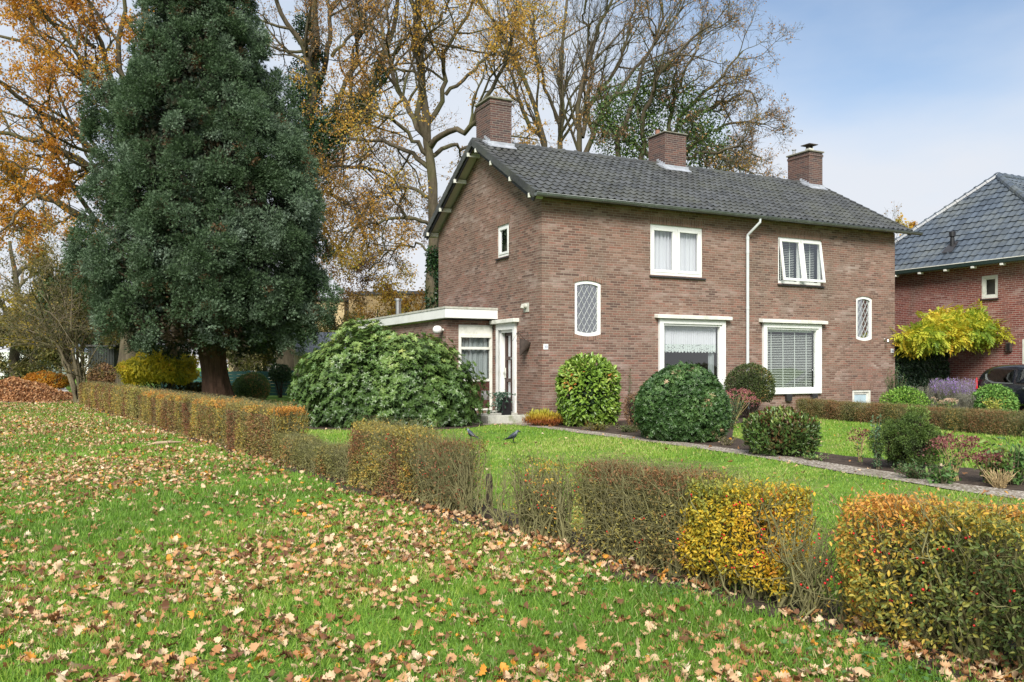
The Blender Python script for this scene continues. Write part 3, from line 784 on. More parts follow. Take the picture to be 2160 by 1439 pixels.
m = MB(); m.tube([(AX0, .18, 2.36), (AX0-.1, .18, 2.36)], .035, 10)
lp = m.build('lamp_arm', M['offwhite'], annex)
m = MB(); m.lathe([(.02+.11*math.sin(PI*k/8), -.11*math.cos(PI*k/8)) for k in range(9)], (AX0-.17, .18, 2.36), 16); m.build('lamp_globe', M['globe'], lp, smooth=True)
m = MB(); m.tube([(-.9, 5.2, 2.9), (-.9, 5.2, 3.55)], .085, 14); m.tube([(-.9, 5.2, 3.5), (-.9, 5.2, 3.57)], .12, 14); m.build('flue_pipe', M['steel'], annex)

# ------------------------------------------------------------------ things by the door
def pot_cone():
    r = empty('hanging_basket', off(-.30, .72, 1.66), HA, 'woven dark cone basket hanging from an iron bracket beside the front door', 'hanging basket')
    m = MB(); n = 18; prof = [(.02, -.0), (.07, .12), (.13, .26), (.17, .38)]
    for k, (rad, z) in enumerate(prof): pass
    m.lathe(prof+[(.15, .375), (.02, .03)], (0, 0, 0), n)
    o = m.build('basket', M['iron'], r); o.rotation_euler = (.0, .45, 0); o.location = (.08, 0, 0)
    m = MB(); m.tube([(.3, 0, .6), (.3, 0, .3)], .008, 6); m.tube([(.3, 0, .58), (0, 0, .58), (-.03, 0, .54)], .008, 6); m.tube([(.3, 0, .32), (.02, 0, .57)], .008, 6)
    for a in (0, 2.1, 4.2): m.tube([(0, 0, .56), (-.02+.14*math.cos(a), .14*math.sin(a), .34)], .004, 5)
    m.build('bracket', M['iron'], r)
pot_cone()
pl = empty('planter', off(-.32, 1.42, 0), HA, 'dark square planter with trailing ivy standing beside the front door', 'planter')
m = MB(); m.prism([(-.13, -.15, 0), (.13, -.15, 0), (.13, .15, 0), (-.13, .15, 0)], (0,0,0), (0,0,.6)); m.build('pot', M['black'], pl, bevel=.01)
n = 420; P = np.stack([rng.normal(-.1, .1, n), rng.normal(0, .13, n), .62-np.abs(rng.normal(0, .24, n))+.12], 1); P[:, 0] -= (.66-P[:, 2])*.15
P[:, 2] = np.maximum(P[:, 2], .03)
IVY = leafmat('variegated_ivy_leaf', [(0, (.02,.06,.035)), (.6, (.05,.12,.07)), (1, (.3,.36,.3))], .15, .4)
R = frames(rand_dir(n)+np.array([-.3, 0, -.8]), rand_dir(n)+np.array([-1, -.5, .6]))
scatter('ivy', LEAF, P, R, rng.uniform(.05, .09, n), rng.random(n), IVY, pl)
kb = empty('planting_trough', off(-.75, .9, 0), HA, 'low mossy concrete trough edging beside the door step', 'trough')
m = MB()
m.box(-.5, .72, -.5, -.42, 0, .2); m.box(-.5, -.42, -.42, .5, 0, .2); m.box(-.42, .72, .42, .5, 0, .2)
m.build('kerb', M['concrete'], kb, bevel=.012)
m = MB(); m.box(-.42, .74, -.42, .42, .02, .13); m.build('soil', plain('potting_soil', (.05,.038,.03), .95, .4, 12, .01), kb)
# ================================================================== NEIGHBOUR HOUSE (right)
def HIT(x, y, u):
    o = off(u, 0); r = (x-CX)/FPX
    t = (r*o[1]-o[0])/(VX[0]-r*VX[1]); d = o[1]+t*VX[1]
    return t, (HY-y)*d/FPX+CH
NU = 15.5
nb = empty('neighbour_house', off(NU, 0), HA, 'neighbouring red brick house with blue-grey glazed tile hip roof beyond the driveway', 'house')
side = lambda p: (p[1], p[0], p[2])
wv = sorted([HIT(2070, 583, NU), HIT(2105, 628, NU)]); W0, W1 = wv[0][0], wv[1][0]; WZ0, WZ1 = min(wv[0][1], wv[1][1]), max(wv[0][1], wv[1][1])
dv = HIT(2157, 716, NU)
NA, FA = -4.0, 4.5
m = MB(side); panel(m, NA+.3, FA-.3, 0, 4.62, [(W0, W1, WZ0, WZ1), (dv[0]-1.1, dv[0], 0.1, dv[1])])
m.f_ = lambda p: (p[0], NA+.3+p[1], p[2]); panel(m, 0, 9, 0, 4.62, [])
m.f_ = lambda p: (p[0], FA-.3-p[1], p[2]); panel(m, 0, 9, 0, 4.62, [])
m.build('wall', M['brick_red'], nb, recalc=False)
m = MB(); m.box(.3, .35, NA+.4, FA-.4, .1, 4.5); m.build('interior', M['room'], nb)
m = MB(side); ring(m, W0, W1, WZ0, WZ1, .07, .02, .1); ring(m, W0+.07, W1-.07, WZ0+.07, WZ1-.07, .05, .04, .09)
w = m.build('window', M['offwhite'], nb, bevel=.004)
m = MB(side); m.face([(W0+.1, .07, WZ0+.1), (W1-.1, .07, WZ0+.1), (W1-.1, .07, WZ1-.1), (W0+.1, .07, WZ1-.1)]); m.build('pane', M['glass'], w, recalc=False)
sill(side, W0-.03, W1+.03, WZ0-.02, w)
m = MB(side); ring(m, dv[0]-1.1, dv[0], .1, dv[1], .09, -.01, .1); d_ = m.build('door_frame', M['offwhite'], nb)
m = MB(side); m.box(dv[0]-1.01, dv[0]-.09, .03, .08, .19, dv[1]-.09); m.build('door', M['brown_wood'], d_)
bx = HIT(2124, 723, NU), HIT(2136, 742, NU)
m = MB(side); m.box(min(bx[0][0], bx[1][0]), max(bx[0][0], bx[1][0]), -.09, 0, bx[1][1], bx[0][1]); lb = m.build('letterbox', M['iron'], nb, bevel=.015)
m = MB(side); cy = (bx[0][0]+bx[1][0])/2; m.box(cy-.05, cy+.03, -.105, -.088, bx[1][1]+.05, bx[0][1]-.03); m.build('slot', M['black'], lb)
EU, EZN, AP, RISE, AV = -.3, 4.68, 4.0, 3.5, 1.1
def unit(v): v = np.array(v, float); return tuple(v/np.linalg.norm(v))
apex = Vector((EU+AP, AV, EZN+RISE)); nc = Vector((EU, NA-.1, EZN)); fc = Vector((EU, FA, EZN)); re = Vector((EU+11, AV, EZN+RISE))
def vclip(a, b, inside):
    """vertical clip plane through a,b keeping the side of 'inside'"""
    t = (b-a); n_ = Vector((t.y, -t.x, 0)).normalized()
    if (Vector(inside)-a).dot(n_) > 0: n_ = -n_
    return (a, n_)
ctr = (EU+1.0, AV, 5)
sl = unit((AP, 0, RISE)); L_ = math.hypot(AP, RISE)
nroof = tiled('roof', M['tile_blue'], nb, (EU, NA-.1, EZN), (0, 1, 0), sl, FA-NA+.1, L_, tw=.25, ex=.34, hgt=.03, clip=[vclip(nc, apex, ctr), vclip(fc, apex, ctr)])
q = AV-(NA-.1); sl2 = unit((0, q, RISE))
tiled('front_slope', M['tile_blue'], nroof, (EU, NA-.1, EZN), (1, 0, 0), sl2, 11, math.hypot(q, RISE), tw=.25, ex=.34, clip=[vclip(nc, apex, (6, -2, 5))])
q2 = FA-AV; sl3 = unit((0, -q2, RISE))
m = MB(); m.face([tuple(fc), tuple(apex), tuple(re), (EU+11, FA, EZN)]); m.build('rear_slope', M['tile_blue'], nroof, recalc=False)
def ridge(a, b, name='ridge_tiles'):
    m = MB(); a, b = np.array(a), np.array(b); L0 = np.linalg.norm(b-a); n = int(L0/.38)
    for k in range(n):
        p, q_ = a+(b-a)*k/n, a+(b-a)*(k+1)/n
        m.tube([p, p+(q_-p)*.82, p+(q_-p)*.84, q_+(q_-p)*.03], [.12, .125, .145, .145], 10)
    return m.build(name, M['tile_blue'], nroof)
up = np.array([0, 0, .0])
ridge(np.array(nc)+up, np.array(apex)+up, 'hip_tiles'); ridge(np.array(fc)+up, np.array(apex)+up, 'hip_tiles'); ridge(np.array(apex)+up, np.array(re)+up)
m = MB(); m.box(EU-.13, EU-.0, NA-.2, FA+.1, EZN-.13, EZN-.0); g_ = m.build('gutter', plain('green_black_gutter', (.02,.035,.03), .35, .1), nb, bevel=.02)
m = MB(); m.box(EU-.14, EU-.125, NA-.2, FA+.1, EZN-.005, EZN+.02); m.build('gutter_lip', M['offwhite'], g_)
m = MB(); m.box(EU+.01, EU+.31, NA, FA, EZN-.1, EZN-.07); m.build('soffit', M['offwhite'], g_)
for k in range(9):
    v = NA+.4+k*.95; m = MB(); m.box(EU-.12, EU+.05, v-.05, v+.05, EZN-.2, EZN-.135); m.build('bracket', M['offwhite'], g_, bevel=.006)
vp = None
for s in np.linspace(.5, 4.8, 40):
    pass
m = MB()
# vent pipe standing on the hip slope
best = None
for uu in np.linspace(.3, 2.5, 60):
    for vv in np.linspace(-1, 4, 90):
        z = EZN+uu*RISE/AP; p = off(NU+EU+uu, vv, z); x = CX+FPX*p[0]/p[1]; y = HY-(p[2]-CH)*FPX/p[1]
        e = (x-2008)**2+(y-522)**2
        if best is None or e < best[0]: best = (e, EU+uu, vv, z)
_, pu, pv, pz = best
m.lathe([(.075, -.1), (.07, .3), (.06, .3), (.06, .34), (.1, .36), (.1, .52), (.07, .54)], (pu, pv, pz), 14); vt = m.build('vent_pipe', M['black'], nroof)
m = MB(); sx = np.array(sl); m.prism([(pu-.3, pv-.2, pz-.3*RISE/AP+.06), (pu-.3, pv+.2, pz-.3*RISE/AP+.06), (pu+.12, pv+.14, pz+.12*RISE/AP+.08), (pu+.12, pv-.14, pz+.12*RISE/AP+.08)], (0,0,0), (0,0,.02)); m.build('vent_flashing', M['dark_tile'], vt)

# ================================================================== CAR
car = empty('parked_car', off(13.95, -2.05, 0), HA, 'small black hatchback parked rear first in the driveway between the two houses', 'car')
# local: x across (-.78 faces the garden), y = -length (rear at 0, nose at -3.5)
M['paint'] = plain('dark_blue_black_paint', (.008,.01,.016), .25, .05, 2, spec=.6, coat=1)
M['carglass'] = glassmat('car_glass', (.12,.13,.14), 1.8)
def car_sections():
    # y, sill z, belt z, roof z, half width, roof half width
    return [(-.02,.45,.80,.86,.62,.50),(-.10,.32,.86,1.16,.72,.52),(-.28,.26,.88,1.36,.76,.54),(-.6,.25,.9,1.43,.78,.57),(-1.1,.24,.9,1.46,.79,.59),(-1.6,.24,.9,1.47,.79,.59),(-2.1,.24,.9,1.42,.79,.58),(-2.45,.24,.9,1.24,.78,.56),(-2.75,.25,.89,.98,.77,.6),(-3.1,.27,.84,.88,.75,.55),(-3.4,.34,.72,.76,.66,.45),(-3.5,.4,.62,.66,.55,.4)]
def sec(y, zs, zb, zr, hw, rw):
    return [(-hw*.94, y, zs), (-hw, y, zs+.15), (-hw, y, zb-.18), (-hw*.985, y, zb), (-rw-(hw-rw)*.28, y, zb+(zr-zb)*.72), (-rw, y, zr-.035*min(1, (zr-zb)*3)), (-rw*.6, y, zr), (rw*.6, y, zr),
            (rw, y, zr-.035*min(1, (zr-zb)*3)), (rw+(hw-rw)*.28, y, zb+(zr-zb)*.72), (hw*.985, y, zb), (hw, y, zb-.18), (hw, y, zs+.15), (hw*.94, y, zs)]
m = MB(); ss = car_sections(); rings = [[m.P(p) for p in sec(*s)] for s in ss]
for A, B in zip(rings, rings[1:]):
    for q_ in range(len(A)): m.f.append([A[q_], A[(q_+1) % len(A)], B[(q_+1) % len(A)], B[q_]]); m.m.append(0)
m.f.append(rings[0]); m.m.append(0); m.f.append(rings[-1][::-1]); m.m.append(0)
body = m.build('body', M['paint'], car, smooth=True)
sb = body.modifiers.new('s', 'SUBSURF'); sb.levels = 2; sb.render_levels = 2
def sidepoly(pts, name, mat, parent, x=.006, sgn=-1, th=.012):
    """pts (y, z) laid on the body side following its slope"""
    m = MB()
    def X(y, z):
        hw = np.interp(-y, [.02,.1,.28,.6,3], [.62,.72,.76,.78,.79]); rw = np.interp(-y, [.1,.28,.6,1.1,2.1], [.52,.54,.57,.59,.585]); zr = np.interp(-y, [.1,.28,.6,1.1,2.1,2.5], [1.16,1.36,1.43,1.46,1.42,1.2])
        t = np.clip((z-.9)/max(.1, (zr-.9)), 0, 1)
        return sgn*(hw+(rw-hw)*t**1.35+x)
    m.prism([(X(y, z), y, z) for y, z in pts], (0,0,0), (-sgn*th, 0, 0))
    return m.build(name, mat, parent, bevel=.006)
for sg in (-1, 1):
    a = sidepoly([(-.42,1.12),(-.5,1.01),(-.7,.945),(-1.22,.93),(-1.22,1.30),(-.62,1.31),(-.48,1.25)], 'window', M['carglass'], car, .012, sg)
    sidepoly([(-.36,1.16),(-.4,1.02),(-.6,.915),(-.7,.905),(-1.24,.895),(-1.24,.925),(-.7,.94),(-.5,1.005),(-.43,1.1),(-.41,1.18)], 'trim', M['zinc'], a, .014, sg)
    sidepoly([(-1.32,.93),(-2.3,.93),(-2.05,1.26),(-1.9,1.31),(-1.32,1.31)], 'window', M['carglass'], car, .012, sg)
    for yy in (-.62, -1.52): sidepoly([(yy,.76),(yy-.17,.75),(yy-.17,.80),(yy,.81)], 'door_handle', M['zinc'], car, .03, sg, .03)
    sidepoly([(-1.265,.35),(-1.28,.35),(-1.28,1.33),(-1.265,1.33)], 'door_gap', M['black'], car, .01, sg, .004)
    m = MB(); x_ = sg*.62; m.prism([(x_, -.0, .68), (sg*.735, -.03, .68), (sg*.775, -.2, .74), (sg*.74, -.16, 1.06), (sg*.6, .0-.04, 1.04)], (0,0,0), (sg*.02, .03, 0)); m.build('tail_light', plain('tail_light_red', (.5,.01,.012), .15, .05, 3, coat=1), car, bevel=.01)
for sg in (-1, 1):
    for yy in (-.62, -2.85):
        m = MB(); m.tube([(sg*.62, yy, .29), (sg*.79, yy, .29)], .29, 28); wh = m.build('wheel', M['black'], car, bevel=.03)
        m = MB(); m.tube([(sg*.785, yy, .29), (sg*.80, yy, .29)], .19, 20); m.build('rim', M['zinc'], wh)

# ================================================================== BUILDINGS BEHIND
def building(name, label, x0, x1, y0, y1, h, wallm, wins, rot=0, roofc=M['bitumen'], loc=None):
    b = empty(name, loc if loc is not None else (x0, y0, 0), rot, label, 'building')
    w_, d_ = x1-x0, y1-y0
    m = MB(); panel(m, 0, w_, 0, h, [q[:4] for q in wins])
    m.f_ = lambda p: (w_-p[1], p[0], p[2]); panel(m, 0, d_, 0, h, [])
    m.f_ = lambda p: (p[1], p[0], p[2]); panel(m, 0, d_, 0, h, [])
    m.f_ = lambda p: (p[0], d_-p[1], p[2]); panel(m, 0, w_, 0, h, [])
    m.build('wall', wallm, b, recalc=False)
    m = MB(); m.box(-.1, w_+.1, -.1, d_+.1, h+.0, h+.22); m.build('roof', roofc, b)
    m = MB(); m.box(.2, w_-.2, .6, .65, .1, h-.1); m.build('interior', M['room'], b)
    for q in wins:
        m = MB(); ring(m, *q[:4], .08, .02, .1); ww = m.build('window', M['offwhite'], b)
        m = MB(); m.face([(q[0]+.06, .06, q[2]+.06), (q[1]-.06, .06, q[2]+.06), (q[1]-.06, .06, q[3]-.06), (q[0]+.06, .06, q[3]-.06)]); m.build('pane', M['glass'], ww, recalc=False)
    return b
M['cream_wall'] = plain('cream_render', (.62,.5,.3), .85, .12, 1.5)
M['cream_brick'] = brickmat('cream_brick', [(.5,.38,.2),(.58,.45,.25),(.64,.52,.3)], (.5,.42,.28), w=.3, h=.12, stain=False)
building('brick_building', 'flat-roofed yellow brick building half hidden by bushes behind the annex', -11.6, -1.0, 60, 72, 6.45, M['brick_yellow'], [(1.9, 4.2, 3.9, 4.9), (6.4, 8.2, 3.9, 4.9)], rot=-.12)
building('cream_building', 'pale cream brick block with narrow tall windows behind the dark conifer', -20.5, -12.2, 61, 72, 6.1, M['cream_brick'], [(1.0, 1.9, .9, 2.6), (2.6, 3.4, .5, 2.6), (5.2, 5.9, .8, 2.5)], rot=.05)
building('white_house', 'low white flat-roofed house far away at the left edge', -60, -53.2, 95, 102, 2.9, M['white'], [(1.6, 2.4, .9, 2.2), (3.4, 4.2, .3, 2.3)], roofc=M['white'])
fh = empty('distant_house', (-64, 108, 0), 0, 'distant house with dark slate roof behind the white house', 'house')
m = MB(); m.box(0, 12, 0, 8, 0, 3.2); m.build('wall', M['white'], fh)
m = MB(); m.prism([(-.4, -.4, 3.1), (-.4, 8.4, 3.1), (-.4, 4, 7.4)], (0,0,0), (12.8, 0, 0)); m.build('roof', M['tile_blue'], fh)
m = MB(); m.box(3.5, 5.5, -.05, .0, 1.2, 2.6); m.build('window', M['black'], fh)
# garden shed roof peeping over the rhododendron
shp = W(668, 730, 31)
sh = empty('garden_shed', (shp[0]-.6, 31, 0), .35, 'small cream garden shed with sloping grey roof behind the rhododendron', 'shed')
m = MB(); m.prism([(0, 0, 0), (0, 2.4, 0), (0, 2.4, 2.5), (0, 0, 1.75)], (0,0,0), (2.2, 0, 0)); m.build('wall', M['cream_wall'], sh)
m = MB(); m.prism([(-.15, -.2, 1.78), (-.15, 2.6, 2.65), (-.15, 2.6, 2.75), (-.15, -.2, 1.9)], (0,0,0), (2.5, 0, 0)); m.build('roof', M['lead'], sh)
ds = empty('dark_shed', (W(186, 800, 46)[0], 46, 0), .1, 'black wooden shed in the shade between the hazel shrub and the oak trunk', 'shed')
m = MB(); m.box(0, 1.35, 0, 2.5, 0, 2.45); m.build('wall', plain('black_boards', (.02,.024,.022), .8, .3, 3), ds)
m = MB(); m.box(-.1, 1.45, -.1, 2.6, 2.45, 2.55); m.build('roof', M['bitumen'], ds)
m = MB()
for k in range(9): m.box(.14*k+.02, .14*k+.13, -.03, -.004, .1, 2.35)
m.build('boards', plain('black_boards', (.025,.03,.027), .7, .3, 3), ds)
# green garden fence
M['fence'] = plain('dark_green_boards', (.03,.12,.11), .55, .25, 3)
fe = empty('garden_fence', (-15.6, 37.6, 0), -.02, 'low dark green board fence behind the conifer trunk', 'fence')
for k in range(4):
    m = MB()
    for j in range(8): m.box(k*1.95+.05, k*1.95+1.9, 0, .025, .08+j*.135, .08+j*.135+.128)
    m.build('fence_panel', M['fence'], fe, bevel=.004)
for k in range(5):
    m = MB(); m.box(k*1.95-.04, k*1.95+.04, -.03, .06, 0, 1.2); m.build('post', M['fence'], fe)
# trough / dark timber edging by the driveway
te = empty('timber_edging', off(12.95, -4.6, 0), HA, 'low black timber edging between the flower bed and the driveway', 'edging')
m = MB(); m.box(.0, .1, -3.0, 1.9, 0, .16); m.build('board', M['black'], te, bevel=.01)
# bollards and bin far left
for i, (x, y, d, h, lab) in enumerate(((22, 815, 47, .75, 'small grey bollard standing in front of the distant bare tree'), (15, 800, 62, .8, 'dark post beside the white house at the far left'))):
    p = W(x, 772, d)
    b = empty('bollard', (p[0], d, 0), 0, lab, 'bollard'); m = MB(); m.lathe([(.1, 0), (.1, h*.8), (.13, h*.82), (.13, h*.95), (.06, h)], (0,0,0), 12); m.build('post', M['zinc'], b)

# ================================================================== CROWS
M['crow'] = None
def crowmat():
    m, nt, N, L = newmat('jackdaw_feathers')
    co = obj_co(nt); f = noise(nt, 30, 4, co)
    finish(nt, ramp(nt, f, [(.3, (.02,.024,.035)), (.7, (.055,.065,.095))]), .45, noise(nt, 120, 3, co), .003); return m
M['crow'] = crowmat(); M['crow_nape'] = plain('jackdaw_grey_nape', (.14,.16,.19), .6, .2, 40); M['crow_black'] = plain('crow_black', (.012,.013,.016), .4, .1, 20)
def crow(loc, rz, label, s=1.0):
    r = empty('jackdaw', loc, rz, label, 'bird', 'jackdaws on the lawn')
    prof = [(-.165,.062,.006,.012),(-.12,.075,.018,.014),(-.08,.095,.034,.028),(-.04,.115,.046,.042),(0,.135,.05,.05),(.035,.158,.045,.048),(.055,.182,.035,.036),(.07,.205,.03,.03),(.085,.222,.027,.026),(.103,.226,.02,.019),(.115,.224,.01,.012)]
    m = MB(); rings = []
    for x, z, hw, hh in prof:
        rings.append([m.P((x-.35*hh*math.sin(2*PI*k/14), hw*math.cos(2*PI*k/14), z+hh*math.sin(2*PI*k/14))) for k in range(14)])
    for j, (A, B) in enumerate(zip(rings, rings[1:])):
        for q_ in range(14): m.f.append([A[q_], A[(q_+1) % 14], B[(q_+1) % 14], B[q_]]); m.m.append(1 if 5 <= j <= 7 and (3 <= q_ <= 10 or True) and j < 8 and q_ in (4,5,6,7,8,9,0,1,2,3,10,11,12,13) and j in (6, 7) else 0)
    m.f.append(rings[0][::-1]); m.m.append(0); m.f.append(rings[-1]); m.m.append(0)
    # beak tip, tail and folded wings stay in the same body mesh
    m.cur = 2
    m.tube([(.108,0,.226),(.135,0,.221),(.152,0,.214)], [.012,.008,.002], 8)
    m.cur = 0
    m.prism([(-.15,-.018,.066),(-.15,.018,.066),(-.235,.026,.032),(-.235,-.026,.032)], (0,0,0), (0,0,.008))
    for sy in (-1, 1):
        pts = [(.045,sy*.047,.165),(.0,sy*.056,.15),(-.08,sy*.045,.112),(-.2,sy*.012,.062),(-.14,sy*.03,.07),(-.06,sy*.05,.095),(.01,sy*.054,.115)]
        m.prism(pts, (0,0,0), (0,-sy*.008,0))
    for sy in (-1, 1):
        m.cur = 2
        m.tube([(.005,sy*.02,.095),(.0,sy*.022,.055),(.01,sy*.022,.005)], [.013,.006,.004], 7)
        for a in (-.4, 0, .4): m.tube([(.01,sy*.022,.006),(.04,sy*.022+a*.03,.004)], [.004,.002], 5)
        m.tube([(.01,sy*.022,.006),(-.018,sy*.022,.004)], [.004,.002], 5)
        m.lathe([(.0035,0),(.004,.003),(.001,.005)], (.094,sy*.024,.231), 6)
    o = m.build('body', [M['crow'], M['crow_nape'], M['crow_black']], r, smooth=True); o.scale = (s, s, s)
    return r
p = G(1083, 938); crow((p[0], p[1], .035), -.25, 'grey-necked jackdaw walking on the open garden lawn, head to the right', .92)
p = G(993, 930); crow((p[0], p[1], .02), 2.5, 'jackdaw on the garden lawn just behind the trimmed hedge, only its back showing', .85)
# ================================================================== VEGETATION HELPERS
def sn(P, f, seed=0):
    """smooth pseudo noise 0..1"""
    r = np.random.default_rng(seed); v = 0
    for k in range(5):
        d = nrm(r.normal(size=3)); ph = r.uniform(0, 6.28); ff = f*r.uniform(.6, 1.9)
        v = v+np.sin((P@d)*ff*6.28+ph)
    return np.clip(.5+v/5*.85, 0, 1)
def bark(name, c, bump=.02, moss=(.09,.1,.035), mossy=.55, scale=7):
    m, nt, N, L = newmat(name); co = obj_co(nt)
    mp = nt.nodes.new('ShaderNodeMapping'); mp.inputs['Scale'].default_value = (scale, scale, scale*.18); L.new(co, mp.inputs[0])
    f = noise(nt, 1.0, 6, mp.outputs[0], .7)
    col = ramp(nt, f, [(.3, tuple(x*.45 for x in c)), (.5, c), (.72, tuple(min(1, x*1.6) for x in c))])
    col = mixc(nt, ramp(nt, noise(nt, .8, 4, co), [(mossy-.08, (0,0,0)), (mossy+.12, (.6,.6,.6))]), col, moss)
    finish(nt, col, .9, f, bump, spec=.2); return m
BARK = bark('oak_bark', (.085,.07,.047)); BARKR = bark('red_brown_bark', (.07,.04,.028), .09, (.05,.045,.03), .6, 11)
TWIG = bark('twig_bark', (.17,.14,.095), .004, (.16,.15,.07), .5); TWIGD = bark('dark_twig_bark', (.055,.042,.033), .004, (.08,.08,.04), .6)

def resample(pts, k):
    pts = np.array(pts, float); s = np.concatenate([[0], np.cumsum(np.linalg.norm(np.diff(pts, axis=0), axis=1))]); t = np.linspace(0, s[-1], k)
    return np.stack([np.interp(t, s, pts[:, j]) for j in range(3)], 1)
def smooth_line(pts, k=16, wig=.0, r=rng):
    p = resample(pts, k)
    for _ in range(2): p[1:-1] = (p[:-2]+2*p[1:-1]+p[2:])/4
    if wig: p[1:] += r.normal(0, wig, (k-1, 3))
    return p
def spawn(P, R, m, lenf, ang, k=6, up=.1, wig=.22, rf=.62, tmin=.25, rmin=.006, lmin=.2, cont=True, r=rng):
    n, K, _ = P.shape; idx = np.repeat(np.arange(n), m)
    t = r.uniform(tmin, 1, n*m)
    if cont: t[::m] = 1.0
    x = t*(K-1); i = np.minimum(x.astype(int), K-2); fr = (x-i)[:, None]
    p0 = P[idx, i]*(1-fr)+P[idx, i+1]*fr; tan = nrm(P[idx, i+1]-P[idx, i])
    r0 = np.maximum((R[idx, i]*(1-fr[:, 0])+R[idx, i+1]*fr[:, 0])*rf, rmin)
    Lp = np.linalg.norm(np.diff(P, axis=1), axis=2).sum(1)[idx]
    perp = nrm(np.cross(tan, r.normal(size=tan.shape))); a = np.radians(r.normal(ang, ang*.25, n*m))
    if cont: a[::m] *= .35
    d = np.cos(a)[:, None]*tan+np.sin(a)[:, None]*perp
    Ln = np.maximum(Lp*lenf*r.uniform(.6, 1.35, n*m)*(1.25-.5*t), lmin)
    Q = np.zeros((n*m, k, 3)); Q[:, 0] = p0; cur = p0.copy()
    for j in range(1, k):
        d = nrm(d+wig*r.normal(size=d.shape)+np.array([0, 0, up])); cur = cur+d*(Ln/(k-1))[:, None]; Q[:, j] = cur
    Rn = r0[:, None]*np.linspace(1, .35, k)[None]
    return Q, Rn
def leaves_on(P, per, jit, r=rng):
    n, K, _ = P.shape; idx = r.integers(0, n, per); x = r.uniform(.15, 1, per)*(K-1); i = np.minimum(x.astype(int), K-2); fr = (x-i)[:, None]
    return P[idx, i]*(1-fr)+P[idx, i+1]*fr+r.normal(0, jit, (per, 3))
def big_tree(name, label, cat, base, limbs, trunk, d, leafm, nleaf, lsize, levels=((8,.42,48),(7,.45,45),(5,.5,42),(3,.55,40)), seed=1, up=.06, wig=.2, group=None,
             ivy=None, ivym=None, barkm=None, spread=1.2, extra_leaf=None, leafmask=None):
    r = np.random.default_rng(seed); barkm = barkm or BARK
    root = empty(name, tuple(base), 0, label, cat, group); b = np.array(base, float)
    def line(l, k, w0, w1):
        pts = [W(x, y, d+dd) for x, y, dd in l]; pts = np.array(pts)
        return smooth_line(pts, k, .07, r), np.linspace(w0, w1, k)
    gs = []; T, TR = line([(q[0], q[1], q[2] if len(q) > 2 else 0) for q in trunk[0]], 18, trunk[1], trunk[2]); T[0, 2] = -.1
    TR = TR*(1+.5*np.exp(-np.arange(18)/1.2)); gs.append((T[None], TR[None], 14))
    LP, LR = [], []
    for pts, w0, w1 in limbs:
        q = []
        ph = r.uniform(-1, 1)
        for k, pt in enumerate(pts): q.append((pt[0], pt[1], pt[2] if len(pt) > 2 else ph*spread*k))
        P_, R_ = line(q, 16, w0, w1); LP.append(P_); LR.append(R_)
    LP, LR = np.array(LP), np.array(LR); gs.append((LP, LR, 9))
    cur, cr = LP, LR; allt = []
    for li, (m, lf, ang) in enumerate(levels):
        cur, cr = spawn(cur, cr, m, lf, ang, k=7 if li < 2 else 5, up=up, wig=wig, rf=.6 if li == 0 else .65, rmin=.012 if li < 2 else .007, tmin=.22, r=r)
        gs.append((cur, cr, 6 if li < 1 else (4 if li < 2 else 3))); allt.append(cur)
    gs = [((P-b), R, s) for P, R, s in gs]
    tubes('trunk', gs[:2], barkm, root); tubes('branches', gs[2:], TWIGD if barkm is BARKR else barkm, root)
    if nleaf:
        n = nleaf; Q = np.concatenate([leaves_on(allt[-1], int(n*.6), .09, r), leaves_on(allt[-2], n-int(n*.6), .14, r)])
        if leafmask is not None: Q = Q[r.random(len(Q)) < leafmask(Q)]
        n = len(Q)
        Rr = frames(rand_dir(n, r)+np.array([0, 0, -.7]), rand_dir(n, r))
        ti = np.clip(.65*sn(Q, .12, seed)+.5*r.random(n)-.08, 0, 1)
        scatter('leaves', QUAD, Q-b, Rr, r.uniform(.7, 1.25, n)*lsize, ti, leafm, root)
    if ivy:
        Qs = []
        for (x, y, dd, rad, nn) in ivy:
            c = W(x, y, d+dd); v = rand_dir(nn, r)*rad*r.random((nn, 1))**.4; v[:, 2] *= 1.5; Qs.append(c+v)
        Q = np.concatenate(Qs); n = len(Q); Rr = frames(rand_dir(n, r)+np.array([0, 0, -.8]), rand_dir(n, r))
        scatter('ivy', QUAD, Q-b, Rr, r.uniform(.1, .17, n), r.random(n), ivym, root)
    return root
OAKL = leafmat('oak_autumn_leaf', [(0,(.24,.085,.02)),(.3,(.45,.18,.025)),(.6,(.62,.3,.03)),(.82,(.62,.38,.05)),(1,(.3,.3,.05))], .5, .6)
OAKY = leafmat('oak_yellow_leaf', [(0,(.28,.14,.05)),(.35,(.48,.26,.06)),(.65,(.68,.4,.06)),(.85,(.6,.45,.08)),(1,(.34,.33,.08))], .5, .6)
OAKB = leafmat('oak_brown_leaf', [(0,(.2,.11,.06)),(.4,(.36,.2,.09)),(.75,(.5,.28,.08)),(1,(.38,.32,.08))], .45, .6)
IVYD = leafmat('dark_ivy_leaf', [(0,(.008,.022,.01)),(.6,(.018,.05,.018)),(1,(.05,.1,.025))], .12, .4)
PINEG = leafmat('pine_green_leaf', [(0,(.03,.06,.02)),(.6,(.07,.13,.03)),(1,(.14,.2,.05))], .2, .5)

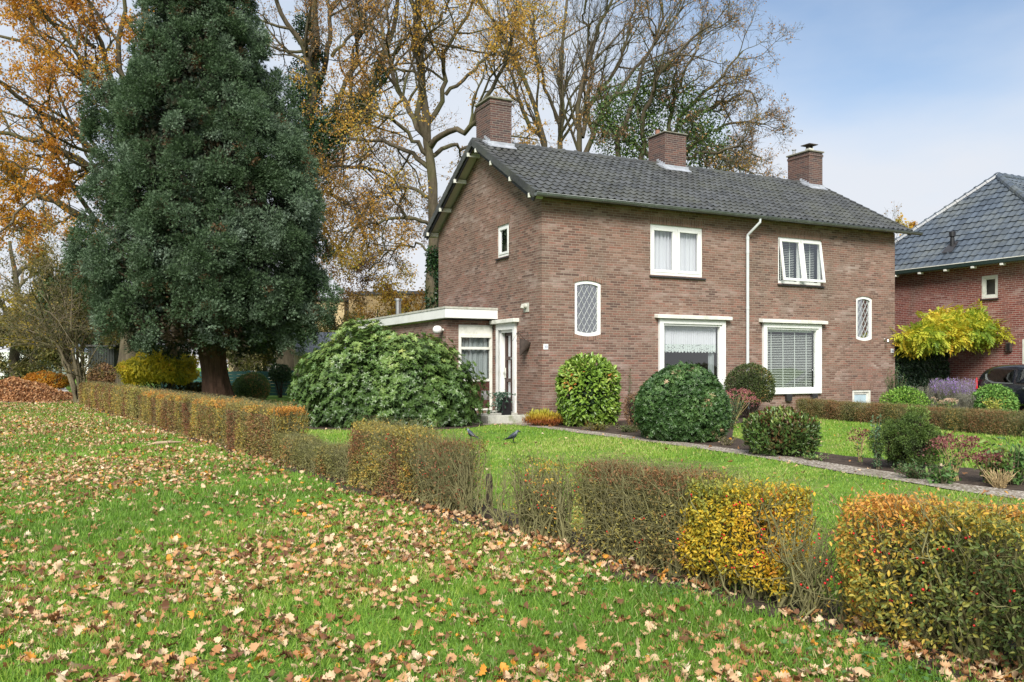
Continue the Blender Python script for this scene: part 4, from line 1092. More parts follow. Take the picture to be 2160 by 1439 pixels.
# ---- left oak
big_tree('oak_tree', 'big orange-leaved oak at the left edge, thick boughs reaching out from behind the conifer', 'tree', (W(262,800,42)[0], 42, 0),
    [([(320,560),(250,497),(190,465),(120,430),(60,398),(0,352),(-120,300)], .25, .1),
     ([(322,470),(230,380),(170,335),(100,305),(50,292),(0,285),(-110,240)], .2, .07),
     ([(325,440),(220,335),(150,275),(80,240),(30,200),(0,183),(-90,110)], .2, .06),
     ([(325,380),(250,250),(228,150),(222,90),(165,10),(140,-90)], .2, .05),
     ([(325,340),(225,210),(160,140),(90,100),(20,85),(-70,60)], .18, .05),
     ([(325,360),(275,230),(250,100),(262,0),(280,-110)], .2, .06),
     ([(322,300),(215,180),(120,60),(70,0),(20,-80)], .15, .05),
     ([(190,352),(120,390),(60,420),(20,470),(-40,520)], .09, .03),
     ([(150,455),(110,480),(60,470),(10,500)], .07, .02),
     ([(200,100),(120,40),(60,-30)], .1, .03),([(230,400),(170,400),(110,370),(40,350),(-30,330)], .1, .03)],
    ([(266,805),(274,700),(300,580),(322,450),(330,340),(322,200),(312,60),(300,-120)], .42, .14), 42, OAKL, 34000, .15,
    levels=((8,.36,50),(7,.42,46),(4,.5,42),(3,.55,40)), seed=3, spread=1.1, barkm=BARK)
# ---- ivy clad oak behind the conifer
big_tree('oak_tree', 'old oak with rust-brown leaves and dark ivy-clad boughs just right of the conifer top', 'tree', (W(610,800,44)[0], 44, 0),
    [([(640,340),(700,305),(760,235),(800,150),(832,60),(845,-60)], .24, .09),
     ([(650,260),(668,190),(640,90),(590,30),(560,-60)], .2, .08),
     ([(655,230),(690,130),(700,40),(690,-80)], .18, .07),
     ([(640,330),(700,250),(735,170),(760,80),(750,-50)], .16, .06),
     ([(625,420),(690,400),(740,430),(770,500),(760,560)], .13, .03),
     ([(625,460),(680,470),(720,540),(735,600)], .1, .02),
     ([(630,380),(700,350),(770,350),(830,370),(850,420)], .13, .03),
     ([(700,120),(760,50),(790,-20)], .1, .04)],
    ([(610,805),(612,650),(620,520),(632,400),(648,300),(665,180),(670,60),(660,-80)], .5, .16), 44, OAKB, 24000, .115, seed=5,
    levels=((9,.4,50),(8,.42,46),(4,.5,42),(3,.55,40)),
    ivy=[(645,180,0,1.1,2600),(640,260,0,1.4,3800),(670,320,-.5,1.3,3400),(700,285,0,1.0,2200),(760,235,0,.8,1500),(720,250,0,.9,1600),(640,330,0,1.3,2500),(800,150,0,.5,700),(662,110,0,.6,900),(640,60,0,.6,800),(775,210,0,.7,900)], ivym=IVYD, spread=1.0)
# ---- central oak
big_tree('oak_tree', 'oak with sparse yellow-orange leaves rising behind the gable of the brick house', 'tree', (W(915,800,38)[0], 38, 0),
    [([(908,310),(930,272),(975,290),(1003,262),(1025,200),(1060,140),(1080,60)], .15, .05),
     ([(912,330),(950,305),(990,308),(1030,330),(1080,330)], .11, .04),
     ([(905,300),(880,255),(890,180),(872,90),(880,-40)], .16, .06),
     ([(900,290),(860,235),(822,150),(802,60),(830,-40)], .14, .05),
     ([(895,280),(940,205),(935,110),(990,20),(1020,-50)], .13, .05),
     ([(915,480),(865,455),(800,465),(745,480),(705,520)], .09, .03),
     ([(912,360),(850,312),(785,292),(720,300),(690,340)], .12, .03),
     ([(914,420),(870,395),(820,400),(770,440),(740,500)], .09, .03),
     ([(915,530),(870,510),(820,530),(780,570),(770,600)], .06, .02),
     ([(905,330),(850,270),(790,230),(730,210),(700,180)], .11, .03),
     ([(880,100),(930,40),(960,-40)], .08, .03),([(940,200),(1000,150),(1060,90),(1110,40)], .09, .03)],
    ([(915,805),(913,700),(912,560),(917,440),(910,350),(903,290),(893,200),(885,100),(880,-60)], .3, .12), 38, OAKY, 27000, .115, seed=9,
    levels=((9,.42,50),(7,.44,46),(4,.5,42),(3,.55,40)), up=.0,
    ivy=[(915,y,0,.38,700) for y in range(540, 780, 22)], ivym=IVYD, spread=.9)
# ---- nearly bare tree behind the roof
big_tree('bare_tree', 'nearly leafless tree with tall forked stems behind the roof, right of the left chimney', 'tree', (W(1190,800,46)[0], 46, 0),
    [([(1165,520),(1152,300),(1120,205),(1092,130),(1045,60),(1000,-20)], .2, .06),
     ([(1175,500),(1178,300),(1188,220),(1180,120),(1200,20),(1195,-60)], .19, .06),
     ([(1200,480),(1226,300),(1216,200),(1250,105),(1285,20),(1300,-40)], .2, .06),
     ([(1205,460),(1242,290),(1290,205),(1350,135),(1400,65),(1440,15)], .19, .05),
     ([(1150,300),(1110,255),(1082,170),(1060,100),(1070,20)], .13, .04),
     ([(1228,290),(1235,230),(1300,150),(1330,60),(1345,-20)], .13, .04),
     ([(1180,260),(1140,150),(1120,60),(1130,-30)], .1, .04),([(1290,205),(1370,180),(1430,130),(1480,90)], .1, .03),([(1250,110),(1230,30),(1250,-40)], .08, .03)],
    ([(1190,805),(1188,700),(1186,600),(1188,520),(1190,440)], .42, .24), 46, OAKY, 9000, .14, seed=12,
    levels=((9,.34,38),(7,.45,36),(5,.5,36),(3,.55,36)), up=.1, wig=.16, spread=1.0,
    leafmask=lambda Q: np.clip(1.2-(Q[:, 0]-1.0)/3.2, .06, 1)*np.clip(1.6-Q[:, 2]/14, .1, 1))
big_tree('bare_tree', 'wide bare tree with green ivy in its middle, behind the centre chimney', 'tree', (W(1385,800,42)[0], 42, 0),
    [([(1330,440),(1295,300),(1340,222),(1352,150),(1388,60),(1400,10)], .17, .05),
     ([(1395,420),(1412,300),(1442,232),(1520,165),(1570,110)], .16, .04),
     ([(1395,380),(1470,300),(1550,252),(1612,262)], .14, .03),
     ([(1350,350),(1362,250),(1375,180),(1440,100),(1500,55)], .15, .04),
     ([(1440,260),(1520,215),(1590,185),(1600,240)], .1, .03),
     ([(1420,340),(1500,320),(1570,310),(1610,340)], .1, .03),
     ([(1370,330),(1300,270),(1260,230),(1250,180)], .12, .03),([(1410,300),(1420,200),(1470,110),(1480,50)], .11, .03),([(1400,420),(1480,370),(1550,350),(1590,370)], .09, .03)],
    ([(1385,805),(1383,700),(1382,600),(1380,500),(1375,400)], .36, .22), 42, OAKB, 7000, .11, seed=15,
    levels=((10,.29,44),(8,.42,42),(5,.5,40),(3,.55,38)), up=.03, wig=.2, spread=1.0,
    ivy=[(1290,220,0,1.0,900),(1330,260,0,1.2,1300),(1300,300,0,1.2,1300),(1360,300,0,1.1,1300),(1380,230,0,.9,900),(1450,300,0,1.2,1300),(1490,330,0,1.2,1300),(1430,210,0,1.0,900),(1390,170,0,.8,600),(1470,240,0,1.0,800),(1350,200,0,.9,700),(1500,280,0,1,600),(1540,330,0,.9,500),(1270,260,0,.8,500)], ivym=PINEG)
# ---- far trees
def small_tree(name, label, x, d, h, w, leafm, nleaf, lsize, seed, group=None, trunkr=.12, lv=((6,.45,42),(6,.5,42),(4,.5,42)), zl=.25, bm=None, up=.08):
    r = np.random.default_rng(seed); X = W(x, 772, d)[0]; b = np.array([X, d, 0.])
    root = empty(name, tuple(b), 0, label, 'tree', group)
    T = smooth_line([(0,0,-.1),(r.normal(0,.1),0,h*.3),(r.normal(0,.2),0,h*.6),(r.normal(0,.2),0,h*.95)], 12, .03, r)[None]; TR = np.linspace(trunkr, trunkr*.25, 12)[None]
    gs = [(T, TR, 8)]; nl = 9; L_ = []
    for k in range(nl):
        a = 2*PI*k/nl+r.normal(0,.3); z0 = h*r.uniform(zl, .75); rad = w*r.uniform(.7, 1.05)*(1-.4*(z0/h))
        L_.append(smooth_line([(0,0,z0),(math.cos(a)*rad*.45,math.sin(a)*rad*.45,z0+h*.1),(math.cos(a)*rad,math.sin(a)*rad,z0+h*r.uniform(.12,.3))], 8, .05, r))
    cur = np.array(L_); cr = np.tile(np.linspace(trunkr*.5, trunkr*.15, 8), (nl, 1)); gs.append((cur, cr, 5)); allt = [cur]
    for m_, lf, ang in lv:
        cur, cr = spawn(cur, cr, m_, lf, ang, k=5, up=up, wig=.2, rmin=.01, r=r); gs.append((cur, cr, 3)); allt.append(cur)
    tubes('trunk', gs[:1], bm or BARK, root); tubes('branches', gs[1:], bm or TWIG, root)
    if nleaf:
        Q = np.concatenate([leaves_on(allt[-1], int(nleaf*.7), .15, r), leaves_on(allt[-2], int(nleaf*.3), .2, r)]); n = len(Q)
        scatter('leaves', QUAD, Q, frames(rand_dir(n, r)+np.array([0,0,-.4]), rand_dir(n, r)), r.uniform(.7,1.3,n)*lsize, np.clip(.6*sn(Q, .3, seed)+.5*r.random(n)-.05, 0, 1), leafm, root)
    return root
GOLD = leafmat('golden_leaf', [(0,(.12,.1,.02)),(.4,(.26,.2,.03)),(.8,(.42,.33,.04)),(1,(.5,.25,.03))], .3)
DGREEN = leafmat('dark_green_leaf', [(0,(.025,.05,.02)),(.5,(.05,.095,.035)),(1,(.11,.17,.055))], .2)
OLIVE = leafmat('olive_leaf', [(0,(.04,.05,.015)),(.5,(.1,.1,.025)),(.8,(.18,.15,.03)),(1,(.28,.17,.03))], .25)
small_tree('bare_tree', 'bare forked tree standing alone near the white house at the left edge', 30, 58, 10.5, 4.2, OAKB, 900, .16, 21, trunkr=.42, lv=((7,.5,38),(6,.5,40),(4,.5,40)), up=.12)
small_tree('birch_tree', 'young tree with golden-olive leaves left of the big conifer', 128, 52, 8.6, 3.0, GOLD, 9000, .2, 22)
small_tree('evergreen_tree', 'dark evergreen tree squeezed between the golden tree and the conifer', 172, 50, 9.3, 1.7, DGREEN, 16000, .22, 23, lv=((7,.5,50),(6,.5,50)), zl=.1)
small_tree('shrub_tree', 'tree with yellow-olive leaves in front of the yellow brick building, left part', 725, 52, 4.7, 2.4, OLIVE, 6500, .16, 24, zl=.12)
small_tree('shrub_tree', 'thin orange-leaved tree in front of the yellow brick building, near the steel flue', 800, 50, 5.0, 1.8, OAKY, 2300, .18, 25, zl=.2)
small_tree('shrub_tree', 'orange-yellow bushy tree right beside the gable, in front of the yellow brick building', 862, 48, 5.6, 1.7, OAKY, 3200, .18, 26, zl=.2)
small_tree('shrub_tree', 'small tree with dark ivy stem between the cream block and the garden fence', 556, 47, 3.6, 1.5, DGREEN, 6000, .15, 27, trunkr=.16, zl=.25)
small_tree('shrub_tree', 'yellow-green bush behind the fence just right of the conifer trunk', 498, 44, 2.9, 1.6, OLIVE, 7000, .13, 28, zl=.08)
small_tree('orange_tree', 'orange-brown treetops visible in the gap between the two houses', 1915, 85, 15.5, 5.5, OAKY, 9000, .3, 29, trunkr=.25)
small_tree('bare_tree', 'distant bare treetop just above the roof right of the third chimney', 1832, 90, 17.3, 3.0, OAKB, 500, .2, 30, trunkr=.2, up=.15)
small_tree('shrub_tree', 'dense olive-green tree in the dark background left of the conifer trunk', 215, 48, 5.8, 3.0, OLIVE, 14000, .17, 32, zl=.08)
small_tree('shrub_tree', 'low green bush with yellow patches beside the path at the far left', 66, 56, 4.3, 2.6, OLIVE, 9000, .2, 33, zl=.05)

# ================================================================== THE BIG CONIFER
def t_tuft(seed, n=22):
    r = np.random.default_rng(seed); V, F = [], []
    for k in range(n):
        dirn = nrm(r.normal(size=3)*np.array([1,1,.8])+np.array([0,.9,.2])); p = dirn*r.uniform(.15,.5)
        R = frames(dirn[None]+r.normal(0,.35,(1,3)), r.normal(size=(1,3))+np.array([[0,0,1.2]]))[0]
        tv, tf = SPRAY[k % 6]; v = (R@(np.array(tv)*r.uniform(.15,.27)).T).T+p
        o = len(V); V.extend(v.tolist()); F.extend([tuple(i+o for i in f) for f in tf])
    return (V, F)
TUFT = [t_tuft(k, 44) for k in range(5)]
CONL = leafmat('blue_green_scale_leaf', [(0,(.1,.055,.02)),(.07,(.036,.062,.036)),(.35,(.06,.105,.042)),(.6,(.085,.14,.072)),(.85,(.13,.19,.12)),(1,(.17,.23,.17))], .25, .6)
cd = 29.5; cb = np.array([W(463, 772, cd)[0], cd, 0.])
con = empty('conifer_tree', tuple(cb), 0, 'huge dense blue-green conifer with bare red-brown trunk at left of the garden', 'tree')
zs = np.array([1.75, 2.2, 2.9, 3.6, 4.4, 5.9, 7.5, 9.1, 10.8, 12.5, 14.2, 16.5, 18.6, 19.8]); hw = np.array([2.0, 3.1, 3.6, 3.8, 3.85, 3.75, 3.5, 3.15, 2.6, 1.95, 1.65, 1.25, .8, .2])
cxs = np.array([452, 448, 446, 446, 446, 446, 444, 432, 424, 430, 420, 415, 412, 412.])
r = np.random.default_rng(77)
nl = 900; lz = []; 
zz = r.uniform(1.9, 19, nl*3); keep = r.random(nl*3) < np.interp(zz, zs, hw)/4.5; zz = zz[keep][:nl]; nl = len(zz)
th = r.uniform(0, 2*PI, nl); flute = 1+.1*np.sin(5*th+.5*zz)+.07*np.sin(11*th-.8*zz)
rad = np.interp(zz, zs, hw)*flute*r.uniform(.72, 1.0, nl)-.2
lc = np.stack([WX(np.interp(zz, zs, cxs), cd)+rad*np.cos(th), cd+rad*np.sin(th)*.9, zz], 1)
lc = np.concatenate([lc, np.array([W(240+r.normal(0,12), 772, cd)[0] for _ in range(9)])[:, None]*np.array([[1,0,0]])+np.stack([np.zeros(9), cd-.6+r.normal(0,.3,9), r.uniform(9.3, 10.9, 9)], 1)])
nl = len(lc); per = 13; idx = np.repeat(np.arange(nl), per)
cc = np.stack([WX(np.interp(lc[:, 2], zs, cxs), cd), np.full(nl, cd), lc[:, 2]-.5], 1); out = nrm(lc-cc)
od = nrm(out[idx]*.9+rand_dir(nl*per, r)*.9+np.array([0, 0, .25])); lr = r.uniform(.28, .6, nl)[idx]
P = lc[idx]+od*lr[:, None]*np.array([1, 1, 1.15])
ax = nrm(od+np.array([0, 0, .35])+.3*rand_dir(len(P), r))
keepv = P[:, 2] > 1.75; keepv_ = keepv
P, ax = P[keepv], ax[keepv]
ti = np.clip(.22+.45*sn(P, .5, 8)+.42*np.repeat(r.random(nl)-.2, per)[keepv_]+.3*(r.random(len(P))-.5), .08, 1); ti[r.random(len(P)) < .02] = 0
scatter('foliage', TUFT, P-cb, frames(ax, rand_dir(len(P), r)), r.uniform(.36, .56, len(P)), ti, CONL, con)
# inner growth: brown and dark sprays close to the stems
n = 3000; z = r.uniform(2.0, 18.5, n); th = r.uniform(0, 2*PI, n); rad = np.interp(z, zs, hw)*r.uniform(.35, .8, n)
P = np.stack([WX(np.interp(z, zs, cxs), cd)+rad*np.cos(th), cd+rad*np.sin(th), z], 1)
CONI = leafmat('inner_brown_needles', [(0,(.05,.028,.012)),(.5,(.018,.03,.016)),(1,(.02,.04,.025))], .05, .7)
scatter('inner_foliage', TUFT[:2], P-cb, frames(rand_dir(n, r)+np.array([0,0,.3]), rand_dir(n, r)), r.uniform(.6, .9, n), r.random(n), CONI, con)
# trunk: fluted, flaring at the foot, plus ascending stems inside
m = MB(); rings = []; K = 40
hts = np.linspace(-.05, 3.2, 22)
for h_ in hts:
    rr = .42+.15*math.exp(-max(0, h_)/.35)+.02*math.sin(h_*4); cx_ = -.02-.12*h_+.0
    rings.append([m.P((cx_+rr*(1+.09*math.sin(q*2*PI/K*7+h_*.8)+.05*math.sin(q*2*PI/K*13-h_*1.6))*math.cos(2*PI*q/K), rr*(1+.09*math.sin(q*2*PI/K*7+h_*.8))*math.sin(2*PI*q/K), h_)) for q in range(K)])
for A, B in zip(rings, rings[1:]):
    for q in range(K): m.f.append([A[q], A[(q+1) % K], B[(q+1) % K], B[q]]); m.m.append(0)
m.build('trunk', BARKR, con, smooth=True)
LP = []
for k in range(26):
    a = r.uniform(0, 2*PI); z0 = r.uniform(2.4, 12); rd = np.interp(z0+1.5, zs, hw)*.8
    LP.append(smooth_line([(-.35, 0, z0-.6), (-.35+math.cos(a)*rd*.5, math.sin(a)*rd*.5, z0+.1), (-.4+math.cos(a)*rd, math.sin(a)*rd, z0+1.2)], 10, .04, r))
LP.append(smooth_line([(-.35, 0, 2.8), (-.5, 0, 8), (-.7, 0, 13), (-.8, 0, 18.5)], 10, .03, r))
LP = np.array(LP); LRr = np.tile(np.linspace(.12, .03, 10), (len(LP), 1)); LRr[-1] = np.linspace(.45, .06, 10)
tubes('branches', [(LP, LRr, 7)], BARKR, con)

# ================================================================== SHRUBS
def ellipsoid_pts(n, c, rad, r, lump=.1, lf=.5, lo=.82, hi=1.0, zcut=-.85, seed=0, square=1.0):
    d = rand_dir(int(n*1.6), r); d = d[d[:, 2] > zcut][:n]
    if square != 1.0: d = np.sign(d)*np.abs(d)**square; 
    f = 1+lump*(sn(d, lf, seed)-.5)*2
    f = f*np.where(r.random(len(d)) < .04, r.uniform(1.02, 1.09, len(d)), 1)
    P = np.array(c)+d*np.array(rad)*(f*r.uniform(lo, hi, len(d)))[:, None]
    return P, nrm(d/np.array(rad))
def t_whorl(seed, n=7, L=1.0, w=.28, droop=.35, up=.25):
    r = np.random.default_rng(seed); V, F = [], []
    for k in range(n):
        a = 2*PI*k/n+r.normal(0,.15); tilt = up+r.normal(0,.15); dirn = np.array([math.cos(a), tilt, math.sin(a)])   # whorl axis is +Y
        R = frames(dirn[None], np.array([[-.2*math.cos(a), 1, -.2*math.sin(a)]]))[0]; tv, tf = t_leaf(w, .06, droop)
        v = (R@(np.array(tv)*L*r.uniform(.8, 1.1)).T).T; o = len(V); V.extend(v.tolist()); F.extend([tuple(i+o for i in f) for f in tf])
    return (V, F)
def shrub(name, label, cat, loc, rad, cz, temps, nleaf, lsize, leafm, seed, group=None, lump=.1, lf=.6, twigm=None, ntw=60, outw=.8, lo=.8, zcut=-.8, inner=.35, innerm=None, square=1, aimup=.3, tfun=None, sink=True):
    r = np.random.default_rng(seed); root = empty(name, (loc[0], loc[1], 0), 0, label, cat, group)
    P, N_ = ellipsoid_pts(nleaf, (0, 0, cz), rad, r, lump, lf, lo, 1.0, zcut, seed, square)
    if sink: k = P[:, 2] > .03; P, N_ = P[k], N_[k]
    n = len(P); ax = nrm(N_*outw+rand_dir(n, r)*.7+np.array([0, 0, aimup])); ti = np.clip(.5*sn(P, 1.0, seed)+.6*r.random(n)-.05, 0, 1)
    if tfun is not None: ti = tfun(P, ti, r)
    R = frames(ax, N_+.6*rand_dir(n, r)+np.array([0, 0, .5]))
    scatter('foliage', temps, P, R, r.uniform(.75, 1.2, n)*lsize, ti, leafm, root)
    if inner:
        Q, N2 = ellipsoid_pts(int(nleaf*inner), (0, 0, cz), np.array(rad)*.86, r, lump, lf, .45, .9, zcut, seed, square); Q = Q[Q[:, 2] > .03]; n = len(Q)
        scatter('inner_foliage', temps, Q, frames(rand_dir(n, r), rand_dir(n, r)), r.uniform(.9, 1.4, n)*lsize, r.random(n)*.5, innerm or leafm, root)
    if ntw:
        Ls = []
        for k in range(ntw):
            d = nrm(r.normal(size=3)*np.array([1, 1, .6])+np.array([0, 0, .8])); e = np.array((0, 0, cz))+d*np.array(rad)*r.uniform(.75, .98)
            Ls.append(smooth_line([(r.normal(0,.1)*rad[0], r.normal(0,.1)*rad[1], 0), e*np.array([.5,.5,.45]), e], 6, .01, r))
        tubes('stems', [(np.array(Ls), np.tile(np.linspace(.014, .004, 6), (ntw, 1)), 5)], twigm or TWIGD, root)
    return root
WH8 = [t_whorl(k, 7, 1, .4, .4, .75) for k in range(6)]; WH5 = [t_whorl(k+10, 6, 1, .3, .2, .6) for k in range(4)]
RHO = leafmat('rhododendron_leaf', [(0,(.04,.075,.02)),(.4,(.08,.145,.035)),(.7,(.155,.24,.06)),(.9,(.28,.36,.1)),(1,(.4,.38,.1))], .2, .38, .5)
LAUR = leafmat('laurel_leaf', [(0,(.07,.13,.02)),(.4,(.14,.25,.03)),(.8,(.26,.38,.06)),(.98,(.4,.45,.12)),(1,(.45,.16,.04))], .2, .35, .5)
CHOI = leafmat('deep_green_leaf', [(0,(.03,.065,.018)),(.5,(.05,.11,.03)),(.965,(.11,.2,.055)),(1,(.45,.3,.18))], .2, .4, .45)
BUSH = leafmat('mixed_bush_leaf', [(0,(.035,.05,.02)),(.5,(.07,.1,.03)),(.85,(.13,.14,.035)),(1,(.38,.16,.05))], .2)
SKIM = leafmat('red_green_leaf', [(0,(.16,.04,.02)),(.2,(.12,.07,.03)),(.4,(.05,.1,.025)),(.75,(.13,.2,.04)),(1,(.36,.38,.12))], .2, .35)
YELL = leafmat('yellow_bamboo_leaf', [(0,(.25,.28,.04)),(.4,(.6,.55,.05)),(.8,(.85,.68,.06)),(1,(.7,.4,.04))], .5)
BROWN = leafmat('dry_brown_leaf', [(0,(.1,.05,.025)),(.5,(.2,.11,.05)),(1,(.25,.18,.05))], .2)
p = np.array([-3.05, 20.2, 0])
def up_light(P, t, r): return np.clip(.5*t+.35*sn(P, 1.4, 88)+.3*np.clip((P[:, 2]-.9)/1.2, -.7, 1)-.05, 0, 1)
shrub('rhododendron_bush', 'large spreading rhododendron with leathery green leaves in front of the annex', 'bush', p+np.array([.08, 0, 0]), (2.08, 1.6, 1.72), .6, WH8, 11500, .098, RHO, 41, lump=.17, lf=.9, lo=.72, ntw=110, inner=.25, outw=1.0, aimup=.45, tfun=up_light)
shrub('rhododendron_bush', 'lower loose rhododendron arm at the left of the big one, near the fence', 'bush', (-5.35, 24.3), (.95, 1.0, .95), .55, WH8, 1500, .15, RHO, 42, lump=.25, ntw=40, aimup=.4)
shrub('laurel_bush', 'rounded shiny yellow-green laurel bush against the front wall left of the large window', 'bush', (1.78, 19.75), (.73, .66, .86), .72, LEAF, 4300, .125, LAUR, 43, lump=.1, outw=.9, ntw=40, aimup=.0, square=.86, lo=.86, innerm=DGREEN)
shrub('round_shrub', 'large clipped dark green dome shrub in the middle of the front garden', 'bush', (3.25, 16.0), (.84, .84, .84), .56, WH5, 6800, .062, CHOI, 44, lump=.075, ntw=40, lo=.9, inner=.4, square=.9)
shrub('round_shrub', 'brownish-green ball shrub with caught autumn leaves between the two large windows', 'bush', (6.3, 22.3), (.64, .6, .62), .85, QUAD, 7000, .045, BUSH, 45, lump=.06, ntw=30, lo=.85, inner=.6, zcut=-.7)
shrub('skimmia_bush', 'rounded bush with red-tipped leaves growing in the narrow bed beside the path', 'bush', (4.25, 13.3), (.6, .55, .4), .32, LEAF, 3400, .075, SKIM, 46, lump=.12, ntw=50, aimup=.7, tfun=lambda P, t, r: np.where(P[:, 2] > .5, np.where(r.random(len(t)) < .35, t*.3, .3+.7*t), .2+.5*t))
shrub('bamboo_bush', 'bright yellow fluffy bush behind the far end of the hedge, left of the conifer trunk', 'bush', (W(335,772,33)[0], 33), (1.5, 1.1, .78), 1.32, LEAF, 8500, .13, YELL, 47, lump=.2, ntw=70, aimup=-.3, outw=.5)
shrub('round_shrub', 'small clipped round green shrub on the lawn right of the conifer trunk', 'bush', (W(530,772,34.5)[0], 34.5), (.76, .7, .66), .45, QUAD, 5200, .07, leafmat('box_leaf', [(0,(.06,.11,.035)),(.5,(.12,.2,.06)),(.95,(.22,.3,.1)),(1,(.5,.3,.12))], .3), 48, lump=.06, lo=.88, tfun=lambda P, t, r: np.clip(t+.25, 0, 1), inner=.5)
shrub('low_bush', 'dark low bush with yellow-green leaf edges left of the conifer trunk foot', 'bush', (W(412,772,34)[0], 34), (1.1, .6, .42), .3, LEAF, 2600, .11, OLIVE, 49, lump=.15)
shrub('dry_bush', 'brown dry-leaved bush between the dark shed and the yellow bush', 'bush', (W(222,772,42)[0], 42), (.9, .7, .75), .75, LEAF, 2600, .12, BROWN, 50, lump=.2)
shrub('dry_bush', 'orange-brown low bush behind the bent hazel at the path', 'bush', (W(100,772,50)[0], 50), (1.3, .8, .5), .5, LEAF, 3000, .14, OAKL, 51, lump=.2)
shrub('dark_bush', 'dark evergreen bush at the far left beside the distant trunk', 'bush', (W(64,772,60)[0], 60), (1.6, 1.2, 1.7), 1.2, LEAF, 4000, .16, DGREEN, 52, lump=.2)
shrub('dark_bush', 'dark green climbing bush hanging on the fence right of the round shrub', 'bush', (W(588,772,37)[0], 37.2), (.5, .35, .4), 1.05, LEAF, 1300, .1, DGREEN, 53, ntw=20)
shrub('dry_shrub', 'thin brown twiggy shrub squeezed between laurel and dark dome shrub', 'bush', (2.75, 18.5), (.32, .3, .42), .42, QUAD, 1500, .035, BROWN, 54, ntw=160, lump=.1, inner=.3)
HEA = leafmat('heather_leaf', [(0,(.14,.03,.02)),(.35,(.3,.1,.02)),(.7,(.45,.33,.03)),(1,(.4,.4,.05))], .25)
shrub('heather', 'low heather tuft with yellow tips and red-brown base at the corner of the house', 'plant', (.72, 19.7), (.46, .3, .27), .08, [t_quad(.16, .05)], 3200, .09, HEA, 55, aimup=1.8, outw=.3, ntw=0, lo=.3, tfun=lambda P, t, r: np.clip(.15*t+(P[:, 2]-.02)/.26*.85, 0, 1), zcut=-.2)
SED = leafmat('sedum_flower', [(0,(.09,.02,.025)),(.6,(.2,.06,.06)),(1,(.3,.12,.1))], .15); STR = leafmat('dry_straw', [(0,(.22,.14,.06)),(1,(.5,.38,.16))], .2); SGR = leafmat('fresh_green_leaf', [(0,(.04,.1,.03)),(.5,(.1,.2,.05)),(1,(.3,.36,.08))], .25)
# ---- sedum plants: dry stems, flat dark red flower heads
def sedum(label, loc, nst, h, spread, seed, headm=SED, hs=.055):
    r = np.random.default_rng(seed); root = empty('sedum_plant', (loc[0], loc[1], 0), 0, label, 'plant'); Ls = []; hd = []
    for k in range(nst):
        a = r.uniform(0, 2*PI); rr = spread*r.uniform(.3, 1); e = np.array([math.cos(a)*rr, math.sin(a)*rr*.8, h*r.uniform(.75, 1.05)])
        Ls.append(smooth_line([(r.normal(0,.03), r.normal(0,.03), 0), (e[0]*.35, e[1]*.35, e[2]*.5), e], 6, .004, r)); hd.append(e)
    tubes('stems', [(np.array(Ls), np.tile(np.linspace(.006, .004, 6), (nst, 1)), 5)], plain('sedum_stem', (.35,.27,.12), .7, .2, 20), root)
    hd = np.array(hd); per = 60; idx = np.repeat(np.arange(nst), per); v = r.normal(size=(nst*per, 3))*np.array([hs, hs, hs*.2]); P = hd[idx]+v; P[:, 2] -= (v[:, 0]**2+v[:, 1]**2)*5
    for q in range(nst):
        Pq = P[q*per:(q+1)*per]; scatter('flower_head', QUAD, Pq, frames(rand_dir(per, r)+np.array([0,0,.8]), rand_dir(per, r)), r.uniform(.018, .035, per), r.random(per), headm, root)
    n = nst*9; idx = r.integers(0, nst, n); t = r.uniform(.05, .85, n); Ls = np.array(Ls); P = Ls[idx, (t*5).astype(int)]+r.normal(0, .01, (n, 3))
    scatter('leaves', LEAF, P, frames(rand_dir(n, r)+np.array([0,0,.3]), rand_dir(n, r)+np.array([0,0,1.])), r.uniform(.04, .07, n), r.random(n), SGR, root)
    return root
sedum('sedum with broad dark red flower heads on straw-coloured stems, right of the dwarf conifer', G(2012, 1015), 17, .52, .26, 61)
sedum('sedum with collapsed dark heads and bare tan stems near the right edge of the bed', G(2085, 1020), 16, .36, .3, 62)
sedum('lone sedum with a dusky purple head left of the dwarf conifer', G(1815, 975), 5, .44, .12, 63)
sedum('pink-red sedum clump beside the dark dome shrub under the left large window', (5.15, 19.6), 22, .85, .5, 64, leafmat('pink_sedum', [(0,(.25,.05,.07)),(1,(.5,.18,.2))], .2), .075)
shrub('dwarf_conifer', 'knobbly dark green dwarf conifer with rusty inner twigs in the narrow bed', 'bush', (G(1925, 990)[0], G(1925, 990)[1]), (.42, .38, .36), .36, TUFT, 620, .13, leafmat('dwarf_conifer_leaf', [(0,(.16,.07,.02)),(.12,(.04,.07,.018)),(.6,(.09,.15,.03)),(1,(.18,.25,.05))], .12), 65, lump=.35, lf=1.2, ntw=26, inner=.5, innerm=CONI, aimup=.5)
